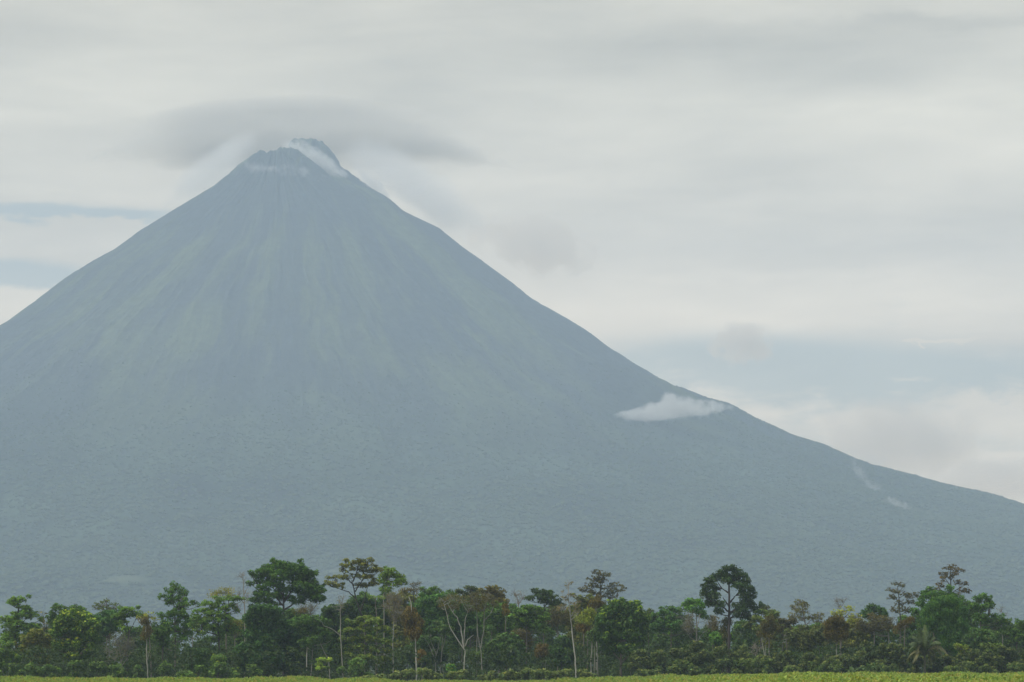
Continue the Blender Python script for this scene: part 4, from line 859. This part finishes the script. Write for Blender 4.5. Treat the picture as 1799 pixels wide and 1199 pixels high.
for x in range(640, 1040, 26):
    bush(x + rr.uniform(-5, 5), 1177 + rr.uniform(-4, 6) + (8 if x < 680 else 0), 485 + rr.uniform(-2, 2), 18, np.array((.045, .066, .028)) * rr.uniform(.8, 1.2), placed('low glossy bush', x, 'at the foot of'), (.12, .15, .07), .7,
         group='low glossy bushes at the crop edge in the middle', kind='leafy', fillk=1.3)
for x in range(-10, 640, 36):
    if 480 < x < 600: continue
    bush(x + rr.uniform(-8, 8), 1166 + rr.uniform(-9, 10), 491 + rr.uniform(-2, 3), 22, np.array((.036, .066, .022)) * rr.uniform(.75, 1.3), placed('green bush', x, 'at the foot of'), (.08, .13, .035), .35, group='bushes under the trees on the left', kind='leafy', fillk=1.2)
bush(375, 1150, 492, 34, (.045, .085, .024), 'broad light green feathery bush beneath the gap in the trees', BRIGHT, .5, kind='leafy')
bush(342, 1132, 500, 22, DEEP, 'near black low tree standing in the gap in the trees', kind='dense')
bush(372, 1138, 505, 20, DEEP, 'near black bush right of the low black tree in the gap')
bush(785 + 10, 1158, 492, 14, (.04, .10, .03), 'fresh green bush at the foot of the large forked tree', BRIGHT, .5, kind='leafy')

# undergrowth: shade filling foliage between the trunks
lv = Leaves(77); r = lv.r
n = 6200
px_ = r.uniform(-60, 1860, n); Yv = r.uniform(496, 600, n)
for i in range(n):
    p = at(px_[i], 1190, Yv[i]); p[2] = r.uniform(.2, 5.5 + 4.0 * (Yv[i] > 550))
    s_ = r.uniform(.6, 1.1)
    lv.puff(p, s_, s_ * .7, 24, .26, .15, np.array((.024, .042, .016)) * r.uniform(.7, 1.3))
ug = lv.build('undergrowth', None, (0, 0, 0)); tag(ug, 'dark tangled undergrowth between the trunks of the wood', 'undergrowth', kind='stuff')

# ---- coconut palm
def palm():
    Y = 492.0; org = at(1625, 1197, Y); org[2] = 0
    root = empty('palm_tree', org, 'young palm with long arching fronds standing before the vine covered mass', 'palm tree')
    wd = Wood(900, (.075, .08, .05)); head = at(1624, 1152, Y) - org
    wd.tube([(0, 0, -.3), (0, 0, 1.2), head * .5 + np.array((.03, 0, 1.0)), head], .24, .17, 8); wd.build('trunk', root, (0, 0, 0))
    rs_ = np.random.RandomState(4)
    # (end x, end y, peak) in pixels for the fronds the photograph shows
    ends = [(1594, 1166, 14), (1603, 1165, 12), (1608, 1150, 16), (1596, 1132, 10), (1604, 1118, 8), (1614, 1108, 6), (1625, 1098, 2), (1634, 1110, 4), (1642, 1120, 8), (1650, 1130, 10),
            (1662, 1150, 16), (1657, 1158, 18), (1645, 1158, 14), (1638, 1168, 14), (1612, 1128, 8), (1640, 1140, 12), (1600, 1145, 14), (1620, 1112, 3)]
    for i, (ex, ey, pk) in enumerate(ends):
        e = at(ex, ey, Y) - org; e[1] += rs_.uniform(-2.2, 2.2); k = KM(Y)
        t = np.linspace(0, 1, 15)[:, None]
        mid = (head + e) / 2 + np.array((0, 0, pk / k * 2.0 + .25))
        P_ = (1 - t) ** 2 * head + 2 * t * (1 - t) * mid + t ** 2 * e
        lv = Leaves(950 + i); w2 = Wood(970 + i, (.12, .13, .05)); w2.tube(P_, .05, .015, 4)
        V_ = []; C_ = []
        tg = np.gradient(P_, axis=0); tg /= np.linalg.norm(tg, axis=1)[:, None]
        for j in range(1, 60):
            u = j / 60 * 14; a = int(u); f = u - a; p = P_[a] * (1 - f) + P_[min(a + 1, 14)] * f; d = tg[a]
            side = np.cross(d, (0, 0, 1.)); side /= np.linalg.norm(side) + 1e-6
            ln = 1.05 * math.sin(math.pi * min(.96, .12 + .86 * j / 60)) + .12
            for sgn in (-1, 1):
                q = p + (side * sgn * .75 + d * .55 + np.array((0, 0, -.45 - .3 * rs_.rand()))) * ln
                wv = d * .05
                V_ += [p - wv, p + wv, q + wv * .3, q - wv * .3]
                c = np.array((.10, .135, .05)) * rs_.uniform(.75, 1.35) if ey < 1150 else np.array((.19, .185, .08)) * rs_.uniform(.7, 1.25)
                C_ += [c] * 4
        V_ = np.vstack([np.array(V_)]); nq = len(V_) // 4
        fr = link('frond', np_mesh('frond', V_, np.arange(nq * 4).reshape(-1, 4), np.array(C_)), LEAF, root)
        w2.build('rib', fr, (0, 0, 0))
palm()
# ---- banana plants
def banana(px, Y, h, label, seed):
    org = at(px, 1197, Y); org[2] = 0
    root = empty('banana_plant', org, label, 'banana plant')
    wd = Wood(seed, (.10, .13, .05)); wd.tube([(0, 0, -.2), (0, 0, h * .45)], .12, .07, 7); wd.build('stem', root, (0, 0, 0))
    r = np.random.RandomState(seed)
    for i in range(7):
        a = r.uniform(0, 6.28); L = h * r.uniform(.55, .75); el_ = r.uniform(.7, 1.35)
        d = np.array((math.cos(a) * math.cos(el_), math.sin(a) * math.cos(el_) * .6, math.sin(el_)))
        s_ = np.cross(d, (0, 0, 1.)); s_ /= np.linalg.norm(s_)
        V_ = []
        for j in range(7):
            t = j / 6; p = np.array((0, 0, h * .42)) + d * L * t + np.array((0, 0, -.5 * L * t ** 3))
            w_ = .30 * math.sin(math.pi * min(.98, .06 + t * .92)) ** .7 + .01
            V_ += [p - s_ * w_ + np.array((0, 0, .06)), p, p + s_ * w_ + np.array((0, 0, .06))]
        F_ = []
        for j in range(6):
            for q in (0, 1): F_.append((j * 3 + q, j * 3 + q + 1, j * 3 + q + 4, j * 3 + q + 3))
        link('leaf', np_mesh('leaf', np.array(V_), np.array(F_), np.tile(np.array((.085, .14, .04)) * r.uniform(.8, 1.3), (21, 1)), True), LEAF, root)
banana(1497, 484.5, 3.0, 'leftmost young banana plant at the foot of the thicket', 31)
banana(1517, 485.5, 3.3, 'middle young banana plant at the foot of the thicket', 32)
banana(1526, 484.8, 3.9, 'tallest banana plant with one upright leaf before the thicket', 33)

# ---- the crop in front
crop_src = bpy.data.collections.new('crop_plant_shapes')
for k in range(5):
    lv = Leaves(600 + k); r = lv.r
    n = 46
    a = r.uniform(0, 6.28, n); q = r.uniform(0, .42, n) ; h = r.uniform(.25, 1.0, n) ** .7
    P_ = np.stack([np.cos(a) * q * (1.2 - .5 * h), np.sin(a) * q * (1.2 - .5 * h), h], 1)
    d = np.stack([np.cos(a), np.sin(a), np.full(n, .5)], 1)
    base = [(.122, .165, .048), (.135, .165, .048), (.105, .155, .045), (.152, .160, .055), (.115, .172, .05)][k]
    lv.cards(P_, d, .17, .06, base, .35, up=.6, rnd=.6)
    for i in range(9):
        p0 = np.array((0, 0, 0.)); p1 = P_[i] * np.array((1, 1, 1.12))
        lv.V.append(np.array([p0 - (.016, 0, 0), p0 + (.016, 0, 0), p1])); lv.C.append(np.tile((.14, .16, .06), (3, 1)))
    o = bpy.data.objects.new('crop_plant', np_mesh('crop_plant', np.vstack(lv.V), np.arange(len(np.vstack(lv.V))).reshape(-1, 3), np.clip(np.vstack(lv.C), .01, .5)))
    o.data.materials.append(LEAF); crop_src.objects.link(o)
n = 46000
Yc = rs.uniform(240, 484, n) ; xc = rs.uniform(-1, 1, n) * Yc * .20
uc = PW / 2 + FPX * xc / Yc
edge = 478 - 6 * np.exp(-((uc - 840) / 190) ** 2) + 3 * fbm(uc / 90, uc * 0, 3) + 5 * sstep(uc, 1050, 1500)
kp = Yc < edge
Pc = np.stack([xc[kp], Yc[kp], np.zeros(kp.sum())], 1); uc = uc[kp]
Sc = (.72 + .55 * sstep(uc, 1000, 1450) - .36 * np.exp(-((uc - 840) / 190) ** 4) + .45 * fbm(Pc[:, 0] / 3.5, Pc[:, 1] / 30, 4)) * rs.uniform(.8, 1.15, len(Pc))
crop = instancer('crop_field', Pc, Sc, crop_src, .25)
tag(crop, 'yellow green leafy crop growing along the foot of the picture before the wood', 'crop', kind='stuff')

# ---- pale blue stake in the crop
def stake(px, top, Y, label, col):
    m, N = new_mat('painted_stake'); p = N.n.new('ShaderNodeBsdfPrincipled')
    tcn = N.n.new('ShaderNodeTexCoord'); nz = N.noise(tcn.outputs['Object'], 6.0, 3.0)
    N.put(p.inputs['Base Color'], N.mix(nz, col + (1,), tuple(c * .7 for c in col) + (1,))); p.inputs['Roughness'].default_value = .6
    surf_out(N, p.outputs[0])
    z = at(px, top, Y)[2]; org = at(px, 1197, Y); org[2] = 0
    a = .065
    V_ = [(-a, -a, -.1), (a, -a, -.1), (a, a, -.1), (-a, a, -.1), (-a, -a, z - .2), (a, -a, z - .2), (a, a, z - .2), (-a, a, z - .2), (-a * .3, -a * .3, z), (a * .3, -a * .3, z), (a * .3, a * .3, z), (-a * .3, a * .3, z)]
    F_ = [(0, 1, 5, 4), (1, 2, 6, 5), (2, 3, 7, 6), (3, 0, 4, 7), (4, 5, 9, 8), (5, 6, 10, 9), (6, 7, 11, 10), (7, 4, 8, 11), (8, 9, 10, 11), (3, 2, 1, 0)]
    return tag(link('field_stake', np_mesh('field_stake', np.array(V_), np.array(F_)), m, None, org), label, 'stake')
stake(1546, 1192, 330, 'thin pale blue stake standing in the crop near the right', (.55, .72, .80))
